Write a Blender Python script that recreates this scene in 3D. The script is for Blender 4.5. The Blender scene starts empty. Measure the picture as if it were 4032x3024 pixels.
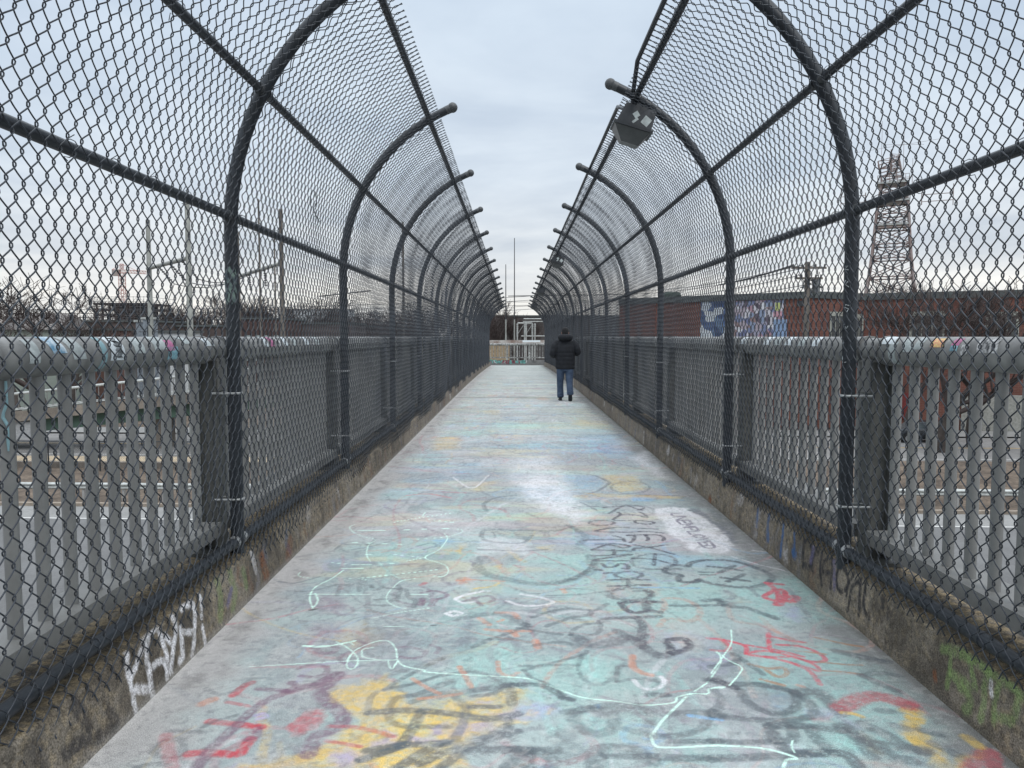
import bpy, bmesh, math, random
import numpy as np
from mathutils import Vector, Matrix

R = math.radians
rng = np.random.default_rng(7)
random.seed(11)
C = bpy.context.scene.collection

# ---------------------------------------------------------------- camera
HC = 1.62                                   # eye height above the deck
PITCH, YAW = R(-3.53), R(0.24)
cam_d = bpy.data.cameras.new("camera")
cam_d.sensor_width = 36.0
cam_d.lens = 27.03
cam_d.clip_start = 0.05
cam_d.clip_end = 3000
cam = bpy.data.objects.new("camera", cam_d)
C.objects.link(cam)
cam.location = (0, 0, HC)
cam.rotation_euler = (R(90) + PITCH, 0, YAW)
bpy.context.scene.camera = cam

# ---------------------------------------------------------------- sky, sun, exposure
SUN_EL, SUN_ROT = R(48), R(150)
w = bpy.data.worlds.new("World")
bpy.context.scene.world = w
w.use_nodes = True
nt = w.node_tree
nt.nodes.clear()
N = nt.nodes.new
L = nt.links.new
out = N("ShaderNodeOutputWorld")
sky = N("ShaderNodeTexSky"); sky.sky_type = 'NISHITA'; sky.sun_disc = False
sky.sun_elevation = SUN_EL; sky.sun_rotation = SUN_ROT; sky.air_density = 1.0; sky.dust_density = 3.0
bg1 = N("ShaderNodeBackground"); bg1.inputs[1].default_value = 0.08
L(sky.outputs[0], bg1.inputs[0])
tc = N("ShaderNodeTexCoord")
sep = N("ShaderNodeSeparateXYZ"); L(tc.outputs["Generated"], sep.inputs[0])
def M(op, a, b=None, clamp=False):
    n = N("ShaderNodeMath"); n.operation = op; n.use_clamp = clamp
    for i, v in enumerate((a, b)):
        if v is None: continue
        if isinstance(v, (int, float)): n.inputs[i].default_value = v
        else: L(v, n.inputs[i])
    return n.outputs[0]
zz = M('MAXIMUM', sep.outputs[2], 0.0)
den = M('ADD', zz, 0.10)
px = M('DIVIDE', sep.outputs[0], den)
py = M('DIVIDE', sep.outputs[1], den)
cmb = N("ShaderNodeCombineXYZ"); L(px, cmb.inputs[0]); L(py, cmb.inputs[1])
n1 = N("ShaderNodeTexNoise"); n1.inputs["Scale"].default_value = 0.9; n1.inputs["Detail"].default_value = 7; n1.inputs["Roughness"].default_value = 0.55
n1.inputs["Distortion"].default_value = 0.5
L(cmb.outputs[0], n1.inputs["Vector"])
n2 = N("ShaderNodeTexNoise"); n2.inputs["Scale"].default_value = 3.2; n2.inputs["Detail"].default_value = 6
L(cmb.outputs[0], n2.inputs["Vector"])
grad = N("ShaderNodeValToRGB")
L(zz, grad.inputs[0])
e = grad.color_ramp.elements
e[0].position = 0.0; e[0].color = (0.84, 0.84, 0.82, 1)
e[1].position = 1.0; e[1].color = (2.15, 2.25, 2.35, 1)
for p, c in ((0.04, (0.92, 0.91, 0.87)), (0.065, (0.90, 0.90, 0.885)), (0.095, (0.72, 0.76, 0.80)), (0.2, (0.665, 0.745, 0.835)), (0.42, (0.635, 0.74, 0.86)), (0.6, (1.3, 1.4, 1.5))):
    k = e.new(p); k.color = (*c, 1)
cr = N("ShaderNodeValToRGB"); L(n1.outputs["Fac"], cr.inputs[0])
cr.color_ramp.elements[0].position = 0.36; cr.color_ramp.elements[0].color = (0.86, 0.88, 0.91, 1)
cr.color_ramp.elements[1].position = 0.68; cr.color_ramp.elements[1].color = (1.12, 1.10, 1.07, 1)
cr2 = N("ShaderNodeValToRGB"); L(n2.outputs["Fac"], cr2.inputs[0])
cr2.color_ramp.elements[0].position = 0.35; cr2.color_ramp.elements[0].color = (0.95, 0.957, 0.967, 1)
cr2.color_ramp.elements[1].position = 0.65; cr2.color_ramp.elements[1].color = (1.03, 1.03, 1.025, 1)
mx = N("ShaderNodeMix"); mx.data_type = 'RGBA'; mx.blend_type = 'MULTIPLY'; mx.inputs[0].default_value = 1
L(grad.outputs[0], mx.inputs[6]); L(cr.outputs[0], mx.inputs[7])
mx2 = N("ShaderNodeMix"); mx2.data_type = 'RGBA'; mx2.blend_type = 'MULTIPLY'; mx2.inputs[0].default_value = 1
L(mx.outputs[2], mx2.inputs[6]); L(cr2.outputs[0], mx2.inputs[7])
bg2 = N("ShaderNodeBackground"); bg2.inputs[1].default_value = 1.0
L(mx2.outputs[2], bg2.inputs[0])
ms = N("ShaderNodeMixShader"); ms.inputs[0].default_value = 0.93
L(bg1.outputs[0], ms.inputs[1]); L(bg2.outputs[0], ms.inputs[2]); L(ms.outputs[0], out.inputs[0])

sun_d = bpy.data.lights.new("sun", 'SUN')
sun_d.energy = 0.9; sun_d.angle = R(25); sun_d.color = (1.0, 0.97, 0.92)
sun = bpy.data.objects.new("sun", sun_d); C.objects.link(sun)
sun.rotation_euler = (R(90) - SUN_EL, 0, R(180) - SUN_ROT)
vs = bpy.context.scene.view_settings
vs.view_transform = 'Standard'; vs.look = 'None'; vs.gamma = 1; vs.exposure = 0.14

# ---------------------------------------------------------------- photo measurements -> world
FS, CX, CY = 3028.0, 2016.0, 1512.0
_cp, _sp = math.cos(PITCH), math.sin(PITCH)
_cy, _sy = math.cos(YAW), math.sin(YAW)
def ray(u, v):
    a = (u - CX) / FS; b = (CY - v) / FS
    # camera axes: right, up, forward
    f = Vector((-_sy * _cp, _cy * _cp, _sp)); r = Vector((_cy, _sy, 0)); up = r.cross(f)
    return r * a + up * b + f
def pt(u, v, Y):
    d = ray(u, v); t = Y / d.y
    return Vector((d.x * t, Y, HC + d.z * t))
def pv(u, v, Y):                                # same, from the half-scale view of the photo
    return pt(u * 1.8228, v * 1.8228, Y)
def on_deck(u, v):
    d = ray(u, v); t = HC / -d.z
    return (d.x * t, d.y * t)
def on_side(u, v, X):
    d = ray(u, v); t = X / d.x
    return (d.y * t, HC + d.z * t)
CAMB = 3.3e-4
def cz(y): return -CAMB * max(0.0, y - 20.0) ** 2
def cslope(y): return -2 * CAMB * max(0.0, y - 20.0)
MIDX = 0.115                                     # middle of the deck
GZ = -5.91                                        # street level below the bridge

def lin(c):
    c = np.asarray(c, float) / 255.0
    return np.where(c <= 0.04045, c / 12.92, ((c + 0.055) / 1.055) ** 2.4)

# ---------------------------------------------------------------- mesh helpers
class MB:
    def __init__(s): s.v = []; s.f = []; s.sm = []
    def add(s, v, f, smooth=False):
        o = len(s.v); s.v += [tuple(p) for p in v]
        for q in f: s.f.append(tuple(i + o for i in q)); s.sm.append(smooth)
        return s
    def box(s, c, d, rot=None):
        hx, hy, hz = d[0] / 2, d[1] / 2, d[2] / 2
        vs_ = [Vector((x, y, z)) for x in (-hx, hx) for y in (-hy, hy) for z in (-hz, hz)]
        if rot is not None: vs_ = [rot @ p for p in vs_]
        c = Vector(c)
        return s.add([p + c for p in vs_], [(0, 1, 3, 2), (4, 6, 7, 5), (0, 4, 5, 1), (2, 3, 7, 6), (0, 2, 6, 4), (1, 5, 7, 3)])
    def hexa(s, p):                              # 8 corners: bottom ring then top ring
        return s.add(p, [(3, 2, 1, 0), (4, 5, 6, 7), (0, 1, 5, 4), (1, 2, 6, 5), (2, 3, 7, 6), (3, 0, 4, 7)])
    def tube(s, path, r, n=8, cap=True, smooth=True):
        P = [Vector(p) for p in path]; m = len(P)
        rr = r if isinstance(r, (list, tuple)) else [r] * m
        t0 = (P[1] - P[0]).normalized()
        a = Vector((0, 0, 1)) if abs(t0.z) < 0.9 else Vector((1, 0, 0))
        u = t0.cross(a).normalized()
        vs_ = []
        for i in range(m):
            t = (P[min(i + 1, m - 1)] - P[max(i - 1, 0)])
            if t.length < 1e-9: t = t0
            t = t.normalized()
            u = (u - t * u.dot(t)).normalized(); w_ = t.cross(u)
            for k in range(n):
                an = 2 * math.pi * k / n
                vs_.append(P[i] + (u * math.cos(an) + w_ * math.sin(an)) * rr[i])
        fs = [(i * n + k, i * n + (k + 1) % n, (i + 1) * n + (k + 1) % n, (i + 1) * n + k) for i in range(m - 1) for k in range(n)]
        s.add(vs_, fs, smooth)
        if cap:
            s.add([vs_[k] for k in range(n)], [tuple(reversed(range(n)))])
            s.add(vs_[-n:], [tuple(range(n))])
        return s
    def loft(s, rings, smooth=True, cap=True):
        n = len(rings[0]); vs_ = [p for r_ in rings for p in r_]
        s.add(vs_, [(i * n + k, i * n + (k + 1) % n, (i + 1) * n + (k + 1) % n, (i + 1) * n + k) for i in range(len(rings) - 1) for k in range(n)], smooth)
        if cap:
            s.add(rings[0], [tuple(reversed(range(n)))]); s.add(rings[-1], [tuple(range(n))])
        return s
    def ball(s, c, r, nu=12, nv=8, sc=(1, 1, 1)):
        c = Vector(c); rings = []
        for j in range(1, nv):
            th = math.pi * j / nv
            rings.append([c + Vector((r * sc[0] * math.sin(th) * math.cos(2 * math.pi * k / nu), r * sc[1] * math.sin(th) * math.sin(2 * math.pi * k / nu), -r * sc[2] * math.cos(th))) for k in range(nu)])
        return s.loft(rings)
    def quad(s, a, b, c, d): return s.add([a, b, c, d], [(0, 1, 2, 3)])
    def build(s, name, mat, parent=None, loc=None):
        me = bpy.data.meshes.new(name); me.from_pydata(s.v, [], s.f); me.update()
        me.polygons.foreach_set("use_smooth", s.sm)
        return link(name, me, mat, parent, loc)
def link(name, me, mat, parent=None, loc=None):
    if mat is not None and not me.materials: me.materials.append(mat)
    o = bpy.data.objects.new(name, me); C.objects.link(o)
    if parent is not None: o.parent = parent
    if loc is not None: o.location = loc
    return o
def np_mesh(name, V, F, smooth=True):
    me = bpy.data.meshes.new(name)
    V = np.ascontiguousarray(V, dtype=np.float32); F = np.ascontiguousarray(F, dtype=np.int32)
    me.vertices.add(len(V)); me.vertices.foreach_set("co", V.ravel())
    me.loops.add(F.size); me.loops.foreach_set("vertex_index", F.ravel())
    me.polygons.add(len(F)); k = F.shape[1]
    me.polygons.foreach_set("loop_start", np.arange(0, F.size, k, dtype=np.int32))
    me.polygons.foreach_set("loop_total", np.full(len(F), k, dtype=np.int32))
    me.polygons.foreach_set("use_smooth", np.full(len(F), smooth))
    me.update(calc_edges=True)
    return me
def empty(name, loc, label=None, cat=None, group=None, rz=0):
    o = bpy.data.objects.new(name, None); C.objects.link(o); o.location = loc; o.rotation_euler = (0, 0, rz)
    o.empty_display_size = 0.2
    tag(o, label, cat, group); return o
def tag(o, label=None, cat=None, group=None, kind=None):
    if label: o["label"] = label
    if cat: o["category"] = cat
    if group: o["group"] = group
    if kind: o["kind"] = kind
    return o
def copy_of(o, parent=None):
    c = o.copy(); C.objects.link(c)
    if parent is not None: c.parent = parent
    return c
def copy_tree(o, parent=None):
    c = copy_of(o, parent)
    for ch in list(o.children): copy_tree(ch, c)
    return c

# ---------------------------------------------------------------- materials
def mat(name, col, rough=0.7, metal=0.0, var=0.18, scale=6.0, bump=0.0, bscale=80.0, col2=None, spots=0.0, coord="pos", detail=6, stretch=None):
    """plain procedural surface: two-tone noise mottling, fine grain, optional bump; colours linear"""
    m = bpy.data.materials.new(name); m.use_nodes = True
    t = m.node_tree; b = t.nodes["Principled BSDF"]
    b.inputs["Roughness"].default_value = rough; b.inputs["Metallic"].default_value = metal
    if coord == "pos": src = t.nodes.new("ShaderNodeNewGeometry").outputs["Position"]
    else: src = t.nodes.new("ShaderNodeTexCoord").outputs["Object"]
    if stretch:
        mp = t.nodes.new("ShaderNodeMapping"); mp.inputs["Scale"].default_value = stretch
        t.links.new(src, mp.inputs[0]); src = mp.outputs[0]
    n = t.nodes.new("ShaderNodeTexNoise"); n.inputs["Scale"].default_value = scale; n.inputs["Detail"].default_value = detail; n.inputs["Roughness"].default_value = 0.62
    t.links.new(src, n.inputs["Vector"])
    r = t.nodes.new("ShaderNodeValToRGB"); t.links.new(n.outputs["Fac"], r.inputs[0])
    c = np.array(col, float); c2 = np.array(col2, float) if col2 is not None else c * (1 + var)
    c1 = c if col2 is not None else c * (1 - var)
    r.color_ramp.elements[0].position = 0.38; r.color_ramp.elements[0].color = (*c1, 1)
    r.color_ramp.elements[1].position = 0.64; r.color_ramp.elements[1].color = (*c2, 1)
    o = r.outputs[0]
    if spots:
        n2 = t.nodes.new("ShaderNodeTexNoise"); n2.inputs["Scale"].default_value = bscale; n2.inputs["Detail"].default_value = 3
        t.links.new(src, n2.inputs["Vector"])
        r2 = t.nodes.new("ShaderNodeValToRGB"); t.links.new(n2.outputs["Fac"], r2.inputs[0])
        r2.color_ramp.elements[0].position = 0.35; r2.color_ramp.elements[0].color = (1 - spots,) * 3 + (1,)
        r2.color_ramp.elements[1].position = 0.65; r2.color_ramp.elements[1].color = (1 + spots,) * 3 + (1,)
        x = t.nodes.new("ShaderNodeMix"); x.data_type = 'RGBA'; x.blend_type = 'MULTIPLY'; x.inputs[0].default_value = 1
        t.links.new(o, x.inputs[6]); t.links.new(r2.outputs[0], x.inputs[7]); o = x.outputs[2]
    t.links.new(o, b.inputs["Base Color"])
    if bump:
        nb = t.nodes.new("ShaderNodeTexNoise"); nb.inputs["Scale"].default_value = bscale; nb.inputs["Detail"].default_value = 4
        t.links.new(src, nb.inputs["Vector"])
        bp = t.nodes.new("ShaderNodeBump"); bp.inputs["Strength"].default_value = bump; bp.inputs["Distance"].default_value = 0.01
        t.links.new(nb.outputs["Fac"], bp.inputs["Height"]); t.links.new(bp.outputs[0], b.inputs["Normal"])
    return m
def attr_mat(name, rough=0.85, gs=230.0, grain=0.30, bump=0.35):
    """painted concrete: colour from the mesh's paint layer, broken up by concrete grain"""
    m = bpy.data.materials.new(name); m.use_nodes = True
    t = m.node_tree; b = t.nodes["Principled BSDF"]; b.inputs["Roughness"].default_value = rough
    b.inputs["Specular IOR Level"].default_value = 0.25
    a = t.nodes.new("ShaderNodeAttribute"); a.attribute_name = "paint"
    g = t.nodes.new("ShaderNodeNewGeometry")
    n = t.nodes.new("ShaderNodeTexNoise"); n.inputs["Scale"].default_value = gs; n.inputs["Detail"].default_value = 3
    t.links.new(g.outputs["Position"], n.inputs["Vector"])
    r = t.nodes.new("ShaderNodeValToRGB"); t.links.new(n.outputs["Fac"], r.inputs[0])
    r.color_ramp.elements[0].position = 0.33; r.color_ramp.elements[0].color = (1 - grain * 1.5,) * 3 + (1,)
    r.color_ramp.elements[1].position = 0.67; r.color_ramp.elements[1].color = (1 + grain,) * 3 + (1,)
    x = t.nodes.new("ShaderNodeMix"); x.data_type = 'RGBA'; x.blend_type = 'MULTIPLY'; x.inputs[0].default_value = 1
    t.links.new(a.outputs["Color"], x.inputs[6]); t.links.new(r.outputs[0], x.inputs[7])
    n3 = t.nodes.new("ShaderNodeTexNoise"); n3.inputs["Scale"].default_value = 38; n3.inputs["Detail"].default_value = 5
    t.links.new(g.outputs["Position"], n3.inputs["Vector"])
    r3 = t.nodes.new("ShaderNodeValToRGB"); t.links.new(n3.outputs["Fac"], r3.inputs[0])
    r3.color_ramp.elements[0].position = 0.3; r3.color_ramp.elements[0].color = (0.9, 0.9, 0.9, 1)
    r3.color_ramp.elements[1].position = 0.7; r3.color_ramp.elements[1].color = (1.08, 1.08, 1.08, 1)
    x3 = t.nodes.new("ShaderNodeMix"); x3.data_type = 'RGBA'; x3.blend_type = 'MULTIPLY'; x3.inputs[0].default_value = 1
    t.links.new(x.outputs[2], x3.inputs[6]); t.links.new(r3.outputs[0], x3.inputs[7])
    t.links.new(x3.outputs[2], b.inputs["Base Color"])
    bp = t.nodes.new("ShaderNodeBump"); bp.inputs["Strength"].default_value = bump; bp.inputs["Distance"].default_value = 0.006
    t.links.new(n.outputs["Fac"], bp.inputs["Height"]); t.links.new(bp.outputs[0], b.inputs["Normal"])
    return m
def flat(name, c, rough=0.6, **k): return mat(name, lin(c), rough, **k)

MT = {}
MT['black_vinyl'] = mat("black_vinyl", (0.019, 0.024, 0.031), 0.42, var=0.25, scale=9)
MT['wire'] = mat("vinyl_wire", (0.025, 0.031, 0.041), 0.36, var=0.3, scale=3)
MT['galv'] = mat("galvanised_steel", (0.42, 0.43, 0.43), 0.45, metal=0.4, var=0.2, scale=30)
MT['railgrey'] = mat("rail_paint_grey", (0.185, 0.185, 0.178), 0.55, var=0.10, scale=5, bump=0.1)
MT['baluster'] = mat("baluster_paint", (0.215, 0.217, 0.212), 0.55, var=0.10, scale=4, bump=0.08)
MT['handrail'] = mat("handrail_patched_paint", (0.17, 0.17, 0.167), 0.5, col2=(0.29, 0.29, 0.28), scale=4.5, stretch=(1.0, 1.6, 1.0), detail=2, bump=0.08)
MT['darkpost'] = mat("post_paint_dark", (0.105, 0.108, 0.102), 0.65, var=0.2, scale=7)
MT['concrete'] = mat("concrete", (0.27, 0.26, 0.24), 0.9, var=0.25, scale=2, bump=0.3, spots=0.12)
MT['asphalt'] = mat("asphalt", (0.135, 0.136, 0.137), 0.9, var=0.14, scale=0.35, spots=0.10, bscale=12)
MT['shoulder'] = mat("shoulder_concrete", (0.23, 0.23, 0.225), 0.9, var=0.12, scale=0.5, spots=0.08, bscale=9)
MT['roadpale'] = mat("worn_road", (0.20, 0.195, 0.19), 0.9, var=0.15, scale=0.4, spots=0.1, bscale=8)
MT['ground'] = mat("winter_ground", (0.075, 0.056, 0.042), 0.95, col2=(0.15, 0.115, 0.085), scale=0.7, spots=0.3, bscale=6, bump=0.4)
MT['white_line'] = mat("road_paint_white", (0.62, 0.62, 0.60), 0.7, var=0.1)
MT['yellow_line'] = mat("road_paint_yellow", (0.55, 0.36, 0.10), 0.7, var=0.15)
MT['granite'] = mat("granite_kerb", (0.25, 0.21, 0.17), 0.85, var=0.2, scale=3)
MT['dull_clamp'] = mat("dull_rail_clamp", (0.06, 0.065, 0.07), 0.5, var=0.3, scale=20)
MT['roofedge'] = mat("roof_edge", (0.075, 0.085, 0.085), 0.7, var=0.2, scale=1.5)
MT['bark'] = mat("bark", (0.055, 0.045, 0.040), 0.9, var=0.3, scale=3)
MT['twig'] = mat("twig", (0.065, 0.050, 0.047), 0.9, var=0.3, scale=1)
MT['green_steel'] = mat("green_girder_paint", (0.045, 0.085, 0.065), 0.7, var=0.2, scale=0.6)
MT['weathered'] = mat("weathered_concrete", (0.20, 0.175, 0.15), 0.9, var=0.3, scale=0.6, spots=0.1, bscale=10)
MT['pole_wood'] = mat("pole_wood", (0.14, 0.125, 0.11), 0.9, var=0.25, scale=3, stretch=(1, 1, 0.1))
MT['cable'] = mat("cable", (0.035, 0.037, 0.042), 0.6)
MT['silver'] = mat("silver_paint", (0.42, 0.44, 0.43), 0.5, metal=0.2, var=0.2, scale=4)
MT['tower_steel'] = mat("tower_faded_paint", (0.22, 0.165, 0.155), 0.7, col2=(0.33, 0.29, 0.285), scale=0.25)
MT['crane'] = mat("crane_red_paint", (0.45, 0.13, 0.10), 0.6, col2=(0.5, 0.35, 0.32), scale=0.3)
MT['dark_bldg'] = mat("dark_brown_siding", (0.085, 0.065, 0.060), 0.85, var=0.2, scale=0.3)

# ---------------------------------------------------------------- paint engine (paint layers stored on the deck and kerb meshes)
PAL = dict(DK=(88, 96, 102), DK2=(72, 70, 82), RED=(186, 78, 88), PUR=(116, 84, 106), YEL=(222, 186, 88), TEAL=(160, 214, 206), MINT=(212, 245, 232),
           WHT=(222, 221, 224), ORG=(204, 138, 108), BRN=(172, 132, 104), LIL=(168, 162, 200), BLU=(126, 176, 218), PINK=(206, 90, 104), GRY=(122, 124, 132),
           PGR=(138, 120, 136), BLK=(48, 48, 52), GRN=(118, 142, 88), DBL=(58, 92, 136), RUST=(122, 72, 42), LPU=(104, 100, 130))
ALB = 1.12                                     # paint colours above are as seen under this sky; turned into albedo here
def alb(c): return lin(c) * ALB
def lattice(seed): return np.random.default_rng(seed).random((257, 257)).astype(np.float32)
LAT = [lattice(100 + i) for i in range(6)]
def vnoise(x, y, s, k=0):
    T = LAT[k % 6]; x = x * s + 31.7 * k; y = y * s + 17.3 * k
    xi = np.floor(x).astype(int); yi = np.floor(y).astype(int); fx = x - xi; fy = y - yi
    fx = fx * fx * (3 - 2 * fx); fy = fy * fy * (3 - 2 * fy)
    a = T[xi % 256, yi % 256]; b = T[(xi + 1) % 256, yi % 256]; c = T[xi % 256, (yi + 1) % 256]; d = T[(xi + 1) % 256, (yi + 1) % 256]
    return (a * (1 - fx) + b * fx) * (1 - fy) + (c * (1 - fx) + d * fx) * fy
def fbm(x, y, s, o=4, k=0):
    r = 0; a = 0.5; tot = 0
    for i in range(o): r = r + a * vnoise(x, y, s * 2 ** i, k + i); tot += a; a *= 0.55
    return r / tot
def sstep(a, b, x):
    t = np.clip((x - a) / (b - a), 0, 1); return t * t * (3 - 2 * t)
class Canvas:
    """a sheet of vertices with two surface coordinates (p, q) in metres and a colour"""
    def __init__(s, p, q):
        s.p = p.astype(np.float32); s.q = q.astype(np.float32)
        s.col = np.zeros((len(p), 3), np.float32)
        s.grain = rng.random(len(p)).astype(np.float32)
        s.soft = fbm(s.p, s.q, 9, 3, 3)
        s.fine = fbm(s.p, s.q, 55, 2, 1)
        s.order = np.argsort(s.q, kind='stable'); s.qs = s.q[s.order]
    def sel(s, p0, p1, q0, q1):
        i0, i1 = np.searchsorted(s.qs, (q0, q1)); ix = s.order[i0:i1]
        pp = s.p[ix]; return ix[(pp >= p0) & (pp <= p1)]
    def lay(s, ix, a, c):
        a = np.clip(a, 0, 1)[:, None]; s.col[ix] = s.col[ix] * (1 - a) + np.asarray(c, np.float32) * a
    def stroke(s, P, wd, c, al=0.7, soft=0.5, wear=0.5):
        P = np.asarray(P, float)
        if len(P) > 2: P = catmull(P)
        m = wd * 1.2
        lo = P.min(0) - m; hi = P.max(0) + m
        ix = s.sel(lo[0], hi[0], lo[1], hi[1])
        if not len(ix): return
        X = s.p[ix]; Y = s.q[ix]; D = np.full(len(ix), 1e9, np.float32)
        for (ax, ay), (bx, by) in zip(P[:-1], P[1:]):
            dx, dy = bx - ax, by - ay; l2 = dx * dx + dy * dy + 1e-12
            near = (X > min(ax, bx) - m) & (X < max(ax, bx) + m) & (Y > min(ay, by) - m) & (Y < max(ay, by) + m)
            if not near.any(): continue
            xx = X[near]; yy = Y[near]
            t = np.clip(((xx - ax) * dx + (yy - ay) * dy) / l2, 0, 1)
            D[near] = np.minimum(D[near], np.hypot(xx - ax - t * dx, yy - ay - t * dy))
        h = wd / 2
        a = 1 - sstep(h * (1 - soft), h * (1 + soft), D)
        a = a * al * (1 - wear * sstep(0.4, 0.75, s.fine[ix])) * (1 - 0.5 * wear * sstep(0.45, 0.7, s.soft[ix]))
        if soft > 0.3: a = a * np.where(s.grain[ix] < 0.25 + 0.9 * a / max(al, 0.01), 1.0, 0.35)
        s.lay(ix, a, c)
    def fill(s, P, c, al=0.7, edge=0.04, wear=0.4, ragged=0.05):
        P = np.asarray(P, float); lo = P.min(0) - 0.1; hi = P.max(0) + 0.1
        ix = s.sel(lo[0], hi[0], lo[1], hi[1])
        if not len(ix): return
        X = s.p[ix] + (fbm(s.p[ix], s.q[ix], 14, 3, 2) - 0.5) * 2 * ragged; Y = s.q[ix] + (fbm(s.p[ix], s.q[ix], 14, 3, 4) - 0.5) * 2 * ragged
        ins = np.zeros(len(ix), bool); D = np.full(len(ix), 1e9)
        for (ax, ay), (bx, by) in zip(P, np.roll(P, -1, 0)):
            dx, dy = bx - ax, by - ay; l2 = dx * dx + dy * dy + 1e-12
            t = np.clip(((X - ax) * dx + (Y - ay) * dy) / l2, 0, 1)
            D = np.minimum(D, np.hypot(X - ax - t * dx, Y - ay - t * dy))
            if abs(dy) > 1e-9:
                cr_ = ((ay > Y) != (by > Y)) & (X < (bx - ax) * (Y - ay) / dy + ax); ins ^= cr_
        sd = np.where(ins, D, -D)
        a = sstep(-edge, edge, sd) * al * (1 - wear * sstep(0.4, 0.7, s.fine[ix])) * (1 - wear * sstep(0.42, 0.68, s.soft[ix]))
        s.lay(ix, a, c)
def catmull(P, n=6):
    Q = np.vstack([2 * P[0] - P[1], P, 2 * P[-1] - P[-2]]); o = []
    for i in range(1, len(Q) - 2):
        for t in np.arange(n) / n:
            a, b, c, d = Q[i - 1], Q[i], Q[i + 1], Q[i + 2]
            o.append(0.5 * (2 * b + (c - a) * t + (2 * a - 5 * b + 4 * c - d) * t * t + (3 * b - a - 3 * c + d) * t ** 3))
    o.append(P[-1]); return np.array(o)
REG = dict(A=(400, 2500, .6614), B=(1200, 2500, .6614), C=(2000, 2500, .6614), D=(2800, 2500, .6614), E=(3300, 2500, .5764), F=(1100, 2050, .63), G=(1800, 2050, .63),
           H=(2500, 1950, .63), I=(2200, 1900, .5512), J=(1500, 1700, .945), K=(1700, 1450, .63), Z=(0, 2016, .6076), V=(400, 2300, .578), W=(3050, 2050, .4728), X=(3600, 2450, .4202))
def pts(reg, txt):
    x0, y0, k = REG[reg]
    return [(x0 + float(a) * k, y0 + float(b) * k) for a, b in (q.split(",") for q in txt.split())]
def ell(cx, cy, rx, ry, a0=0, a1=360, n=14):
    return " ".join("%.1f,%.1f" % (cx + rx * math.cos(R(a0 + (a1 - a0) * i / n)), cy + ry * math.sin(R(a0 + (a1 - a0) * i / n))) for i in range(n + 1))

# ---- deck sheet: rows get wider apart with distance
DL, DR, Y0, Y1 = -1.632, 1.90, 1.2, 52.8
ys = [Y0]
while ys[-1] < Y1: ys.append(ys[-1] + min(max(0.62 * ys[-1] ** 2 / 1177, 0.0045), 0.12))
ys = np.array(ys); xs = np.linspace(DL, DR, 560)
XX, YY = np.meshgrid(xs, ys); XX = XX.ravel(); YY = YY.ravel()
cv = Canvas(XX, YY)
far = sstep(6.0, 11.0, YY + (fbm(XX, YY, 0.8, 2, 5) - .5) * 3)[:, None]
b_near = alb((164, 178, 177)); b_mid = alb((168, 174, 178)); b_far = alb((168, 174, 171))
farther = sstep(11.0, 17.0, YY)[:, None]
cv.col[:] = (b_near * (1 - far) + b_mid * far) * (1 - farther) + b_far * farther
def blotch(c, s, lo, hi, al, k, sx=1.0, sy=1.0, y0=0, y1=99, x0=-9, x1=9):
    n_ = fbm(XX * sx, YY * sy, s, 4, k)
    a = sstep(lo, hi, n_) * al * sstep(y0, y0 + 1.0, YY) * (1 - sstep(y1 - 1.0, y1, YY)) * sstep(x0 - .3, x0 + .3, XX) * (1 - sstep(x1 - .3, x1 + .3, XX))
    cv.lay(np.arange(len(XX)), a, alb(c))
blotch((156, 190, 184), 1.1, .46, .60, .6, 0, y1=8)
blotch((166, 204, 198), 0.9, .50, .62, .6, 3, y1=6, x0=.5)
blotch((150, 155, 158), 1.3, .52, .63, .65, 1, y1=12)
blotch((134, 139, 142), 1.6, .58, .68, .45, 2, y1=10)
blotch((178, 178, 178), 1.9, .55, .66, .5, 4, y1=9)
blotch((150, 178, 196), 1.0, .53, .65, .5, 5, .7, 1.2, y0=4.5, y1=13)
blotch((196, 194, 196), 1.4, .54, .66, .55, 2, .9, .6, y0=5.5, y1=20)
blotch((204, 196, 156), 1.2, .61, .69, .40, 0, .5, 1.6, y0=4.5, y1=18)
blotch((158, 196, 198), 1.0, .56, .66, .45, 1, .45, 2.0, y0=7, y1=19)
blotch((184, 164, 168), 1.3, .62, .70, .4, 4, .6, 2.2, y0=4.5, y1=24)
blotch((146, 150, 154), 1.5, .53, .66, .5, 3, .45, 2.4, y0=6, y1=40)
blotch((188, 192, 188), 1.2, .5, .64, .5, 5, .5, 2.6, y0=12)
blotch((138, 142, 142), 2.2, .56, .68, .4, 0, .5, 3.0, y0=10)
blotch((188, 190, 160), 1.6, .58, .68, .35, 1, .6, 1.6, y0=12, y1=34)
# worn, unpainted concrete along both edges
eL = XX - DL + (fbm(XX, YY, 2.2, 4, 2) - .5) * .45; eR = DR - XX + (fbm(XX, YY, 2.2, 4, 4) - .5) * .45
cv.lay(np.arange(len(XX)), (1 - sstep(.14, .40, eL)) * .92, alb((176, 173, 172)))
cv.lay(np.arange(len(XX)), (1 - sstep(.10, .26, eL)) * sstep(.5, .62, fbm(XX, YY, 7, 3, 1)) * .6, alb((128, 126, 124)))
cv.lay(np.arange(len(XX)), (1 - sstep(.10, .36, eR)) * .85, alb((136, 136, 134)))
cv.lay(np.arange(len(XX)), (1 - sstep(.03, .12, XX - DL)) * .7, alb((188, 186, 184)))
cv.lay(np.arange(len(XX)), (1 - sstep(.01, .07, DR - XX)) * .7, alb((104, 104, 100)))
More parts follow.
